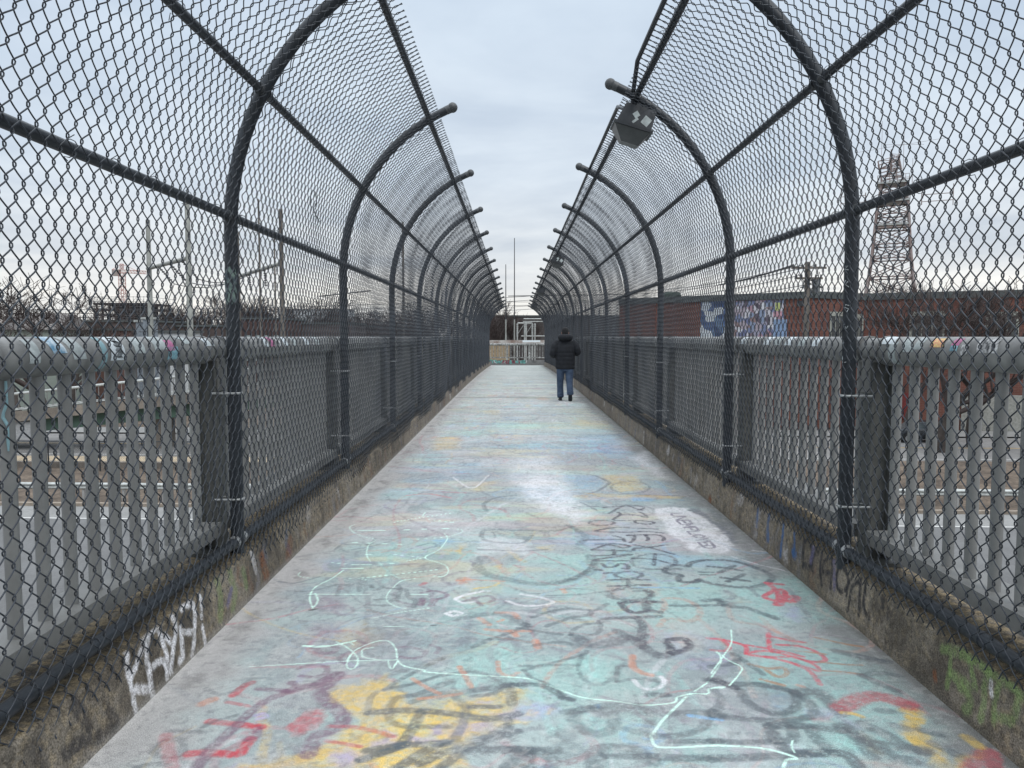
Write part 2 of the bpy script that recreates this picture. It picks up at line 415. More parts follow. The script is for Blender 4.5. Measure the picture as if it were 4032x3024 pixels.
# casual scribbles left by many hands
rr = random.Random(5)
KEYS = ['DK', 'DK', 'DK', 'DK', 'GRY', 'GRY', 'PUR', 'PUR', 'DK2', 'RED', 'ORG', 'WHT', 'WHT', 'BLU', 'TEAL', 'YEL', 'LIL', 'PINK']
for i in range(900):
    y = 2.2 + 30 * rr.random() ** 1.7; x = rr.uniform(DL + .3, DR - .25); a = rr.uniform(0, 6.28); P = [(x, y)]; kap = rr.uniform(-1.6, 1.6)
    st = rr.uniform(.05, .16) * (1 + y / 18)
    for j in range(rr.randint(3, 9)):
        a += kap * rr.uniform(.2, 1.0); P.append((P[-1][0] + st * math.cos(a), P[-1][1] + st * math.sin(a) * 1.2))
        if rr.random() < .2: kap = -kap
    k = rr.choice(KEYS); near_ = y < 6
    cv.stroke(P, rr.uniform(.012, .04) * (1 + y / 30), alb(PAL[k]) * .6 + alb((160, 166, 168)) * .4, rr.uniform(.25, .62) * (1.0 if near_ else .85), .45, .5)
for i in range(240):                                           # solid dabs and buffed-out rectangles
    y = 2.3 + 26 * rr.random() ** 1.4; x = rr.uniform(DL + .4, DR - .35); rx = rr.uniform(.03, .22); ry = rx * rr.uniform(.5, 1.8) * (1 + y / 20)
    P = [(x + rx * math.cos(t) * rr.uniform(.7, 1.2), y + ry * math.sin(t) * rr.uniform(.7, 1.2)) for t in np.linspace(0, 6.1, 9)]
    cv.fill(P, alb(PAL[rr.choice(['GRY', 'GRY', 'TEAL', 'TEAL', 'WHT', 'BLU', 'YEL', 'LIL', 'PGR', 'ORG', 'GRY'])]), rr.uniform(.12, .34), .03, .6, .07)

FILLS = """
B YEL .80 .03|140,325 470,245 560,350 720,450 880,400 1270,310 1270,520 1180,540 1000,610 900,690 1000,792 -390,792 20,700 200,590 310,520
B GRY .55 .05|330,-20 1000,0 990,110 820,190 560,235 330,205
A RED .75 .02|1110,580 1150,500 1220,460 1290,455 1290,520 1250,570 1170,600
B LIL .8 .02|750,540 840,530 850,570 770,590
B LIL .75 .02|620,600 760,590 900,620 640,650
B LIL .8 .03|150,720 270,690 320,740 240,790 160,785
B LIL .7 .03|400,640 520,610 560,650 380,670
B LIL .75 .03|860,590 930,510 990,560 960,600
B LIL .75 .02|1000,400 1100,395 1090,415 1000,412
B LIL .75 .03|1130,470 1270,440 1270,500 1160,490
B LIL .7 .02|1000,540 1160,520 1140,560 1010,575
B LIL .7 .02|480,560 560,600 540,610 470,580
C LIL .55 .05|0,420 140,400 310,440 280,480 0,510
C YEL .7 .03|30,310 150,350 100,410 40,370
C YEL .7 .02|20,525 110,510 90,530 25,540
C YEL .6 .02|80,470 150,450 120,480
C YEL .6 .02|205,470 270,455 220,485
C TEAL .5 .06|430,120 560,100 690,170 560,290 480,270 420,190
C BLU .8 .008|500,410 550,415 545,425 500,425
C BLU .8 .008|815,612 840,615 835,632 815,632
D TEAL .6 .15|560,300 1000,230 1270,560 1270,792 700,792 500,560
D TEAL .55 .12|300,80 700,40 900,200 560,330 200,300
H TEAL .5 .15|560,560 980,500 1270,780 700,794
D YEL .85 .02|1105,425 1190,420 1260,560 1270,665 1180,660 1120,560
E YEL .85 .03|470,560 590,650 700,800 780,880 760,909 690,900 560,760 460,680
E YEL .8 .03|790,909 860,830 950,790 940,850 880,909
D LIL .7 .05|620,460 740,450 770,480 660,500
D LIL .75 .04|790,480 880,520 900,570 830,560
D RED .6 .03|610,490 710,490 690,515 620,512
D YEL .6 .04|910,600 960,620 1020,700 980,715
D ORG .6 .06|930,765 1100,770 1150,792 930,792
H LIL .75 .05|910,680 980,690 1060,750 1020,790 950,740
F PGR .6 .05|190,520 300,470 430,500 420,570 250,590
F PGR .6 .06|180,680 220,630 400,640 410,710 280,745 190,735
F GRY .5 .03|835,308 900,255 1030,262 1050,300 950,315
F GRY .4 .08|640,620 760,570 1000,540 1270,560 1270,794 700,794 560,720
F RED .6 .008|875,393 905,382 935,392 910,403
F ORG .6 .02|1095,365 1200,360 1190,385 1095,398
F YEL .5 .03|1085,195 1160,140 1150,215
G GRY .55 .06|0,640 110,605 100,794 0,794
G WHT .6 .05|110,190 160,110 280,100 430,130 440,220 300,190 150,230
G YEL .45 .04|500,165 600,150 590,190 510,185
G YEL .45 .02|230,280 270,275 260,300
G GRY .5 .06|750,730 960,740 940,794 800,794
G GRY .45 .05|260,490 410,470 420,530 300,540
I WHT .95 .03|690,190 760,175 900,180 960,220 1060,260 1150,330 1220,400 1240,470 1190,510 1000,500 900,450 860,400 790,370 760,300 700,240
I GRY .9 .02|920,180 1010,195 1090,260 1190,320 1270,400 1270,440 1230,430 1160,340 1060,260 960,215
I DK .5 .04|1060,195 1130,200 1270,300 1270,400 1190,310 1100,260
J WHT .85 .15|570,215 660,185 770,215 800,270 880,350 810,380 700,335 600,270
J WHT .5 .2|500,120 700,100 780,200 560,220
J YEL .45 .08|920,180 1060,185 1105,240 1000,255 950,230
J BLU .34 .1|760,180 900,180 945,210 880,245 790,230
J YEL .45 .05|860,255 1040,262 1250,270 1250,280 900,272
J BLU .5 .04|1040,270 1150,275 1130,290 1050,290
J YEL .35 .08|385,240 420,215 500,200 440,225 410,250
J YEL .34 .12|215,22 330,22 320,72 220,78
J BLU .28 .2|800,20 1000,10 1000,90 830,90
J WHT .6 .1|1040,110 1100,80 1200,200 1150,190
K YEL .3 .35|900,325 1060,335 1110,380 960,375
K TEAL .35 .4|380,345 680,345 700,375 420,385
K TEAL .4 .3|100,390 360,380 300,420 60,420
"""
STROKES = """
A RED .05 .8|640,515 780,530 950,548
A RED .055 .8|515,708 620,700 800,712 840,680 890,620
A PUR .06 .65|570,790 640,690 780,560 950,410 1110,340 1260,300
A PUR .04 .6|930,322 1100,332
A RED .03 .5|750,400 880,425
A PUR .05 .6|1130,285 1180,310 1260,300
A RED .05 .7|785,360 840,310 890,285
A DK .035 .4|390,570 560,580 650,570
A DK .035 .45|300,700 360,640 460,620 490,680 450,720 340,725 310,705
A DK .03 .5|560,575 660,520 800,480
A PUR .05 .5|930,560 920,600 870,620
A RED .06 .35|380,600 400,700 420,790
A DK .03 .45|200,790 290,770 400,775
A DK .03 .35|620,320 700,355 800,330 900,260 1000,260
A ORG .06 .5|600,410 660,385
A LIL .03 .6|920,480 960,470 980,490 930,500
B PUR .085 .7|200,235 130,300 100,360 200,450 230,510 150,570 70,610 20,710
B PUR .06 .65|-100,330 0,305 70,290 150,245
B PUR .035 .55|-40,200 40,180 120,190 130,225 60,250 -20,245
B RED .035 .5|150,545 300,550 430,575 520,605
B RED .03 .6|130,630 330,665
B PUR .045 .55|60,75 90,105 150,108 190,85 170,65
B PUR .035 .5|310,30 360,60 250,110 205,140 240,170
B PUR .03 .45|560,75 640,75 720,110 650,140 560,130
B PUR .03 .45|750,60 800,80 780,110
B DK .06 .7|390,465 560,450 720,455 880,470 1100,500 1270,470
B DK .06 .65|690,465 640,560 570,660
B DK .055 .7|370,690 550,660 840,645
B DK .055 .75|330,745 500,690 600,650
B DK .06 .7|560,790 720,690 850,640
B DK .06 .7|690,765 800,710 900,680
B DK .06 .65|810,792 910,715
B DK .035 .55|480,325 650,290 830,240 1000,220 1120,250 1180,310 1100,355 1000,365
B DK .035 .5|470,330 600,250 840,130
B DK .045 .5|640,360 540,380 500,450 520,520 620,545 860,545
B DK .035 .45|370,470 390,380 430,340
B DK .05 .5|900,370 960,440 940,530 900,610 920,650 1000,640 1120,590 1200,540
B DK .06 .7|1000,330 1120,315 1270,295
B DK .06 .65|1210,290 1230,350 1230,410
B DK .045 .7|990,428 1150,428
B DK .05 .6|1215,500 1210,600
B DK .05 .6|920,690 1050,640 1200,590 1270,575
B DK .06 .65|980,685 1270,680
B DK .05 .5|660,360 860,280 800,300
B DK .05 .45|640,400 800,350 940,345
B ORG .035 .55|920,190 960,250 990,310
B ORG .03 .5|1150,160 1160,220 1220,245 1270,225
B ORG .03 .45|680,380 800,370 930,350
B ORG .03 .45|640,260 720,310 800,350
B YEL .04 .9|270,430 310,445
B ORG .03 .4|400,770 420,790
B MINT .012 .95|-330,190 0,170 220,157 400,152 550,148
B MINT .013 .95|185,40 260,80 310,130 315,170 290,200 260,200 250,170 280,110 330,75 430,38 500,38 540,80 550,140
B MINT .014 .95|550,148 590,185 710,210 730,222 1000,240 1270,252
B MINT .012 .95|495,155 505,190 525,200 550,155
B MINT .009 .9|410,75 350,85 340,120 360,135 440,148
B MINT .025 .9|-10,65 60,72 130,68 230,50 300,35
C MINT .017 .97|0,250 130,262 250,305 400,360 490,380 640,395 800,418 960,408 1000,395 1010,370 1100,350 1190,350 1200,320 1280,315
C MINT .014 .95|1240,95 1268,140 1262,175 1220,240 1180,290 1110,335
C MINT .022 .97|1060,370 1000,430 920,510 870,580 850,600 870,650 910,670 1050,668 1270,655
C DK .03 .5|70,185 200,180 440,120 470,95
C DK .03 .45|90,210 250,180 420,180
C DK .03 .5|100,215 150,260 250,300 380,390
C DK .05 .65|0,300 200,300 330,370
C DK .03 .45|440,120 420,190 450,260 530,300 620,260 690,170
C DK .03 .45|650,280 760,262 870,265 900,300
C DK .03 .5|660,185 760,188
C DK .03 .45|650,190 650,280
C WHT .03 .7|750,270 790,310 860,325 920,300 930,270 910,250
C ORG .045 .6|740,125 745,190 800,225 850,240
C DK2 .055 .7|940,40 970,80 970,110 1080,75 1050,25 950,30
C DK2 .08 .55|740,20 820,80 910,125 970,110
C DK2 .11 .45|430,30 500,60 600,50 700,20
C DK .05 .75|840,355 950,360
C DK .05 .7|320,375 380,385
C DK .07 .45|400,470 400,520 460,570 540,590 620,560 630,490 580,450 450,445 395,470
C DK .05 .35|640,450 720,440 820,450 850,500 800,580 700,560
C DK .05 .5|850,600 1000,600 1150,560 1220,450
C DK .06 .5|980,470 1150,460 1270,480
C DK .045 .6|980,635 1270,630
C DK .07 .55|0,690 280,690
C DK .08 .55|0,790 100,690 110,790
C DK .07 .5|100,700 150,690 270,740 250,790
C DK .07 .5|510,790 500,720 540,680 640,670 780,690 870,760
C DK .05 .6|580,720 820,725
C DK .06 .6|850,725 1050,735 1270,730
C DK .1 .35|330,590 360,600
C DK .1 .35|330,660 400,680 360,740
C DK .06 .45|340,460 620,420 800,430
C DK .06 .6|1190,270 1270,285
C BLU .03 .6|1080,480 1270,505
D PINK .03 .8|340,-10 345,60 360,100
D PINK .028 .75|200,60 330,80 440,102 550,130
D PINK .028 .75|80,30 200,65 210,110
D PINK .028 .7|210,110 300,95 400,105
D PINK .03 .75|390,58 540,70 640,110 680,150 600,160 450,120 400,105
D PINK .03 .75|210,115 420,150 560,200 610,240 650,295
D PINK .026 .7|440,155 560,190 640,215 620,180 500,130
D PINK .026 .7|320,130 460,132
D PINK .028 .7|340,5 450,30 560,45
D PINK .03 .6|0,90 80,95 110,70 60,30 -20,20
D BRN .022 .7|510,95 600,105 680,115
D BRN .02 .7|640,160 780,175 900,180
D BRN .02 .7|650,212 780,220 900,235
D BRN .03 .65|230,175 340,200 430,195 450,230 400,250 330,210
D BRN .03 .7|300,265 430,300
D BRN .025 .7|620,15 800,55 900,70
D ORG .03 .6|520,300 550,310
D DK .06 .65|140,295 280,295 420,320 500,340
D DK .085 .65|500,345 620,335 700,390 770,465
D DK .055 .6|175,330 220,400 320,455 420,470 500,430 510,350
D DK .055 .6|540,360 600,420 600,480 500,505 350,510 100,490 0,480
D DK .065 .65|350,545 500,540 800,570
D DK .07 .6|350,540 380,620 430,670
D DK .06 .6|480,550 490,620 400,630
D DK .07 .65|590,560 640,630 690,670
D DK .08 .6|780,545 900,640 960,720
D DK .075 .6|900,530 1040,590 1130,650 1270,700
D DK .075 .6|820,550 920,620 1080,720 1200,750
D DK .05 .6|0,635 200,640 380,635
D DK .06 .6|0,740 300,725 500,710 760,705
D DK .07 .6|520,705 780,705 890,790
D DK .07 .55|740,95 870,125 1040,160
D DK .055 .5|900,240 1000,225 1120,245
D DK .055 .55|900,240 1000,290 1120,340
D DK .05 .55|0,190 130,170 160,140
D DK .04 .5|130,110 250,190 310,235
D DK2 .06 .6|0,265 60,280 140,315
D DK .05 .45|0,480 60,400 20,330
D RED .11 .65|780,435 870,385 980,365 1110,395 1180,425
D MINT .022 .97|0,658 200,665 330,680 430,705 510,735 450,745 430,792
D MINT .012 .9|485,630 480,660 495,700
D MINT .013 .95|120,-30 120,50 70,130 0,230
D MINT .014 .95|35,100 100,150 180,190 170,230 110,300
D MINT .02 .95|0,320 30,312 80,310
D YEL .03 .9|780,463 850,470 900,488
D DK .06 .5|1000,450 1070,455
E DK .06 .6|390,620 470,640
E DK .06 .55|560,650 700,680
E DK .08 .5|180,720 400,770 600,790
E DK .06 .5|640,740 820,820
E RED .08 .5|900,909 1030,800 1060,909
E YEL .06 .5|880,700 960,760
F MINT .011 .95|60,462 400,460 700,463 930,460
F MINT .012 .95|500,360 800,328 1000,305
F MINT .013 .95|845,362 760,378 700,430 670,470 680,510 740,540 800,550
F MINT .010 .9|585,610 740,575 935,547
F MINT .014 .95|655,662 785,663
F MINT .018 .95|210,550 190,490 210,430 260,395 330,360 400,310
F MINT .022 .95|390,298 520,300
F MINT .02 .9|225,455 240,500 215,540
F MINT .012 .9|410,365 480,360 550,372
F MINT .011 .9|360,62 700,60 1050,50 1145,65 1050,100 850,118
F MINT .012 .9|1030,82 1050,110 1000,180 910,232 1030,275 1055,320 1020,350 955,345
F MINT .010 .9|470,25 440,40 460,70 530,100 600,120 560,150 545,210 570,255
F MINT .009 .85|540,212 700,210 900,232
F MINT .010 .9|780,255 900,232
F MINT .008 .7|320,262 500,276 750,265
F MINT .010 .85|440,135 600,142 780,150
F MINT .008 .7|130,320 120,345 200,362
F MINT .010 .9|980,0 1090,10
F MINT .02 .85|160,780 230,785 300,782
F MINT .010 .9|440,760 470,780
F DK .04 .55|570,405 600,435 650,410
F DK .04 .55|660,420 750,425 740,405
F DK .04 .5|760,425 730,500
F DK .04 .55|790,430 810,480 850,500 840,540
F DK .035 .5|700,460 750,480
F DK .035 .55|540,530 690,530
F DK .035 .5|560,565 650,575
F DK .035 .5|600,495 680,490 700,505
F PUR .05 .6|895,490 885,530
F PUR .05 .6|975,490 950,530
F PUR .035 .5|890,450 980,440 1050,465 1000,490
F DK .035 .45|380,410 360,470
F DK .035 .4|440,410 370,400 200,440 60,440
F DK .03 .4|0,380 100,390 250,350
F DK .03 .4|350,180 400,150 560,150 600,110
F DK .03 .4|860,160 950,140 980,160 900,180
F WHT .035 .75|1045,580 1090,566 1135,580 1090,596 1045,582
F WHT .03 .6|1270,440 1150,470 1100,490 1160,515 1220,505
F DK .02 .8|950,655 975,656
F BLK .03 .85|195,560 225,553
F DK .04 .35|500,360 500,440
F GRY .05 .4|560,300 700,280 860,270
G DK .09 .42|830,220 850,270 840,310 760,350 640,385 480,395 330,370 200,340 130,290 140,240 170,230
G DK .07 .4|700,30 780,80 800,110 760,150
G DK .05 .4|150,100 180,60 400,60 600,65 720,40
G DK .04 .4|150,100 200,130 400,140 470,90
G DK .04 .4|140,180 400,190 560,180
G WHT .03 .6|310,500 400,530 520,530 600,510 520,480 400,460
G WHT .03 .6|-10,490 60,460 200,440
G PUR .035 .5|40,505 180,470 230,490 200,510
G PUR .035 .5|100,480 150,530
G ORG .045 .5|140,610 200,650
G ORG .045 .5|250,575 350,580 380,610
G ORG .04 .5|180,680 300,690 450,690
G ORG .05 .6|490,750 505,794
G ORG .05 .5|340,690 370,720
G ORG .03 .6|260,630 285,620
G DK .04 .5|470,605 580,570 700,550 860,560 940,520
G DK .04 .5|560,660 700,610 820,590 840,560
G DK .035 .5|380,670 500,690 650,712
G DK .035 .5|210,740 360,690 440,655 420,640
G DK .04 .4|210,740 330,740 450,760
G DK .04 .5|480,780 640,760 760,785
G DK .04 .5|100,790 210,740
G DK .07 .4|0,620 150,590 300,590 440,660
G DK .035 .5|710,715 730,680 800,650 890,640
G DK .035 .5|710,715 800,720 880,700 900,650
G ORG .04 .5|660,430 675,450
G DK .03 .4|560,470 800,460 940,440
G DK .045 .6|870,308 890,308
G ORG .03 .5|0,375 100,370 290,380
G YEL .03 .5|110,425 220,410 260,390
I DK2 .036 .7|360,220 470,165 560,190 600,200
I DK2 .036 .7|320,178 470,168 590,170 605,185 560,200
I DK2 .036 .75|425,212 440,230 395,270 560,270 680,285 640,298 560,290 540,272
I DK2 .034 .7|575,210 610,225 630,250 560,235 430,228
I DK2 .034 .7|705,332 530,325 400,322 265,348 480,355 620,350 765,362
I DK2 .036 .75|490,378 540,382 535,410 510,430
I DK2 .036 .75|620,375 640,400 630,415
I DK2 .036 .75|500,375 700,375 750,395 745,415
I DK2 .036 .7|540,445 650,465 820,512
I DK2 .036 .7|775,445 620,465 545,470 535,485
I DK2 .036 .65|520,540 680,550 840,590
I DK2 .036 .65|690,510 680,590
I DK2 .034 .7|390,380 450,395 470,420
I DK2 .034 .65|180,412 320,408 470,406
I DK2 .036 .7|270,440 400,438 500,452 460,467 350,445 240,480
I DK2 .036 .7|240,482 400,486 510,490
I DK2 .036 .7|390,480 398,500 390,515
I DK2 .036 .65|240,525 380,520 520,515 300,545 270,558 500,560
I DK2 .036 .7|310,580 340,605 400,600 440,580 490,590 495,615 460,615
I DK2 .036 .7|350,697 500,692 640,695
I DK2 .036 .7|360,742 500,735 650,732
I DK2 .04 .65|495,690 500,745
I DK2 .04 .7|330,648 380,645
I DK .05 .8|270,625 295,626
I DK2 .022 .55|100,180 240,170 320,175
I DK2 .022 .5|150,140 200,160 280,200 230,180
I DK .05 .5|0,715 120,680 220,620 260,560
I DK .05 .6|760,640 800,655 860,660 850,690 880,710 980,712 1010,690
I DK .05 .6|760,630 830,615 870,620
G DK2 .05 .75|1020,515 1060,560 1120,575 1200,565 1270,572
G DK2 .055 .75|1030,515 1150,503 1270,510
G DK2 .07 .6|1180,520 1190,560
G DK2 .05 .7|890,640 920,615 1050,607 1270,600
G DK2 .06 .65|1130,610 1160,660 1150,720 1160,794
G DK2 .07 .5|1000,690 1100,740 1170,720
H DK .055 .75|330,445 360,420 460,405 600,410 720,440 850,500 840,540 760,570 640,575 500,555 390,530
H DK .05 .7|330,445 260,435 200,450 190,480 290,500 270,530 330,545 390,535
H DK .05 .75|460,445 570,455 660,470
H DK .05 .75|620,440 560,470 530,482
H DK .05 .75|545,515 620,525 710,537
H DK .05 .75|680,495 620,525 580,540
H DK .035 .7|405,480 490,482
H DK .035 .7|415,497 495,497
H PINK .045 .85|820,548 920,558
H PINK .045 .85|830,550 870,590 810,635 900,660 940,620 920,590 890,600 900,640 880,685
H PINK .06 .8|900,685 940,640 1005,635 990,665 950,660
H DK .06 .65|430,660 520,655 560,690 700,705 800,740 880,770
H DK .045 .6|230,690 400,690 560,685
H DK .06 .5|520,650 600,680
H GRY .05 .5|570,600 620,630 590,650
H GRY .04 .45|720,580 770,630
H GRY .04 .45|960,580 1090,760
H BLU .025 .5|0,575 200,578 400,580
H WHT .02 .6|610,385 760,430 930,470
H WHT .02 .6|730,345 860,358
H DK .04 .5|0,600 60,600 100,630 60,650
J DK .05 .5|440,330 430,300 480,275 560,265
J DK .05 .5|790,170 880,180 940,205 950,215 900,250
J RED .03 .4|800,75 870,80 1010,80
J PINK .04 .4|110,265 200,260 290,275
J PINK .04 .4|250,250 350,255
J DK .03 .45|880,262 1060,262 1270,268
J MINT .012 .85|170,355 185,335
J MINT .012 .8|190,365 300,378
J MINT .012 .8|50,378 150,360 300,338
J WHT .03 .6|300,190 380,235 450,180
J DK .03 .4|380,55 480,52 485,60 380,62
"""
for ln in FILLS.strip().splitlines():
    h, p = ln.split("|"); rg, k, al, ed = h.split()
    cv.fill([on_deck(*q) for q in pts(rg, p)], alb(PAL[k]), float(al), float(ed), .35, .05)
for ln in STROKES.strip().splitlines():
    h, p = ln.split("|"); rg, k, wd, al = h.split()
    cv.stroke([on_deck(*q) for q in pts(rg, p)], max(.007, float(wd) * .62) if k == 'MINT' else float(wd) * .92, alb(PAL[k]), min(.97, float(al) * 1.2), .2 if k == 'MINT' else .42, .25 if k == 'MINT' else .32)
for rg, k, wd, al, p in (("I", "DK2", .034, .7, ell(308, 288, 90, 18)), ("I", "DK2", .036, .65, ell(680, 565, 160, 55)), ("I", "DK2", .036, .7, ell(500, 660, 95, 24)),
                         ("G", "DK2", .05, .65, ell(1085, 460, 135, 38)), ("J", "DK", .04, .5, ell(1040, 232, 80, 25)), ("F", "PUR", .03, .4, ell(400, 560, 60, 30))):
    cv.stroke([on_deck(*q) for q in pts(rg, p)], wd, alb(PAL[k]), al)
# lettering sprayed on the white patch, read along the walk
FONT = dict(U="0,1 0,.2 .3,0 .6,.2 .6,1", N="0,0 0,1 .6,0 .6,1", E=".6,1 0,1 0,0 .6,0;0,.5 .5,.5", M="0,0 0,1 .3,.4 .6,1 .6,0", P="0,0 0,1 .5,1 .6,.75 .5,.5 0,.5", L="0,1 0,0 .6,0",
            O=".3,0 0,.3 0,.7 .3,1 .6,.7 .6,.3 .3,0", Y="0,1 .3,.5 .6,1;.3,.5 .3,0", D="0,0 0,1 .4,.9 .6,.5 .4,.1 0,0")
def letters(txt, a, b, upv, wd, c, al):
    a, b, upv = Vector(a), Vector(b), Vector(upv); st = (b - a) / len(txt)
    for i, ch in enumerate(txt):
        for part in FONT[ch].split(";"):
            P = [a + st * (i + .8 * float(q.split(",")[0]) / .6) + upv * float(q.split(",")[1]) for q in part.split()]
            Q = []
            for s_, e_ in zip(P[:-1], P[1:]): Q += [s_, s_.lerp(e_, .5)]
            cv.stroke([on_deck(*q) for q in [tuple(v) for v in Q + [P[-1]]]], wd, c, al, .4, .3)
sI = lambda x, y: (2200 + x * .5512, 1900 + y * .5512)
letters("UNEMPLOYED", sI(795, 222), sI(1050, 478), (46, -2), .026, alb((108, 100, 120)), .8)
# faint long wear and joints
cv.lay(np.arange(len(XX)), sstep(.52, .7, fbm(XX * 3.0, YY * .35, 1.0, 4, 2)) * .22, alb((150, 150, 150)))
cv.lay(np.arange(len(XX)), sstep(.58, .7, fbm(XX, YY, 26, 3, 0)) * .20, alb((196, 196, 192)))
cv.lay(np.arange(len(XX)), sstep(.62, .72, fbm(XX, YY, 30, 3, 4)) * .30, alb((110, 110, 112)))
ix = cv.sel(-9, 9, 20.25, 20.42); cv.lay(ix, np.full(len(ix), .85), alb((92, 92, 90)))
nx_, ny_ = len(xs), len(ys)
idx = np.arange(nx_ * ny_).reshape(ny_, nx_)
F = np.stack([idx[:-1, :-1], idx[:-1, 1:], idx[1:, 1:], idx[1:, :-1]], -1).reshape(-1, 4)
ZZ = -CAMB * np.maximum(0, YY - 20) ** 2
me = np_mesh("walkway_deck", np.stack([XX, YY, ZZ], -1), F)
def put_paint(me, col):
    a = me.attributes.new("paint", 'FLOAT_COLOR', 'POINT')
    a.data.foreach_set("color", np.concatenate([col, np.ones((len(col), 1), np.float32)], 1).astype(np.float32).ravel())
put_paint(me, cv.col)
MT['deck'] = attr_mat("painted_deck")
tag(link("walkway_deck", me, MT['deck']), kind="structure")

# ---- kerbs (concrete upstands) with graffiti on their inner faces
MT['kerb'] = attr_mat("kerb_concrete", .92, 140, .34, .6)
KERBS = {'L': """
V WHT .045 .9|190,430 185,560 200,700 215,860
V WHT .045 .9|200,640 240,560 300,400
V WHT .05 .9|330,270 310,480 320,620 330,790
V WHT .05 .7|230,715 310,720
V WHT .04 .8|340,270 400,300 440,500 430,640
V WHT .04 .8|320,590 400,520 430,560
V WHT .05 .85|500,150 510,300 480,460 460,600
V WHT .04 .8|440,350 490,420
V WHT .05 .85|540,300 540,480 520,520
V WHT .045 .8|560,150 600,120 640,160 630,330 600,480
V WHT .04 .7|540,330 620,330
V WHT .045 .85|680,40 690,120 680,220
V WHT .04 .85|680,290 690,430
Z GRN .09 .5|1420,420 1430,560 1420,680
Z GRN .09 .5|1500,400 1520,520 1500,620
Z GRN .07 .5|1580,380 1590,480
Z LPU .05 .6|1500,500 1470,600
Z BLK .08 .6|500,1250 560,1380 540,1480 420,1560
Z BLK .07 .55|700,1290 740,1380 600,1480
Z BLK .08 .5|240,1520 280,1640
Z RUST .12 .4|1700,300 1720,420
Z RUST .14 .35|1880,200 1860,280
Z WHT .06 .35|1640,250 1660,380
""", 'R': """
W BLK .05 .8|240,130 236,250 240,380
W BLK .05 .75|290,170 300,270 300,380 245,372
W BLK .045 .75|330,190 350,260 310,300 310,380 330,420
W BLK .04 .75|380,250 380,400 400,530
W BLK .04 .7|430,260 400,360 400,430 450,440
W BLK .04 .75|460,320 470,440 470,560
W BLK .04 .75|520,330 510,500 560,600 620,500 640,390
W BLK .04 .7|560,350 600,480 600,620
W BLK .04 .75|690,500 640,560 620,740
W BLK .04 .75|700,500 705,640 710,780
W BLK .04 .75|740,520 740,700 790,820
W BLK .05 .7|888,660 890,720
W BLK .05 .65|940,750 940,800
W LPU .06 .5|310,220 300,330
W LPU .05 .5|480,300 500,560
W DBL .05 .7|60,-20 60,150 60,300
W DBL .035 .6|150,60 160,160 165,230
W DBL .09 .75|160,250 170,280
W BLK .06 .5|100,180 100,210
W DBL .06 .55|-60,-60 -60,60 -50,160
W DBL .05 .5|-150,-90 -150,40
W RUST .14 .7|-530,-160 -530,-60 -525,20
X GRN .06 .8|250,250 380,280 520,330 640,400 720,460 860,540 1000,640
X GRN .045 .75|330,350 330,480 320,600
X GRN .045 .75|500,380 540,500 570,600
X GRN .06 .65|340,480 450,560 520,600
X GRN .06 .7|440,600 520,700 530,800 500,830
X GRN .05 .75|670,480 650,600 650,740 640,900
X GRN .04 .75|770,590 750,750 760,940
X GRN .05 .7|760,870 900,930
X GRN .045 .75|960,730 950,800 930,900
X WHT .03 .5|700,560 715,680
X RUST .04 .6|200,480 215,540
"""}
kys = [1.2]
while kys[-1] < 50.2: kys.append(kys[-1] + min(max(.5 * kys[-1] ** 2 / 1177, .007), .15))
kys = np.array(kys)
KH = .272
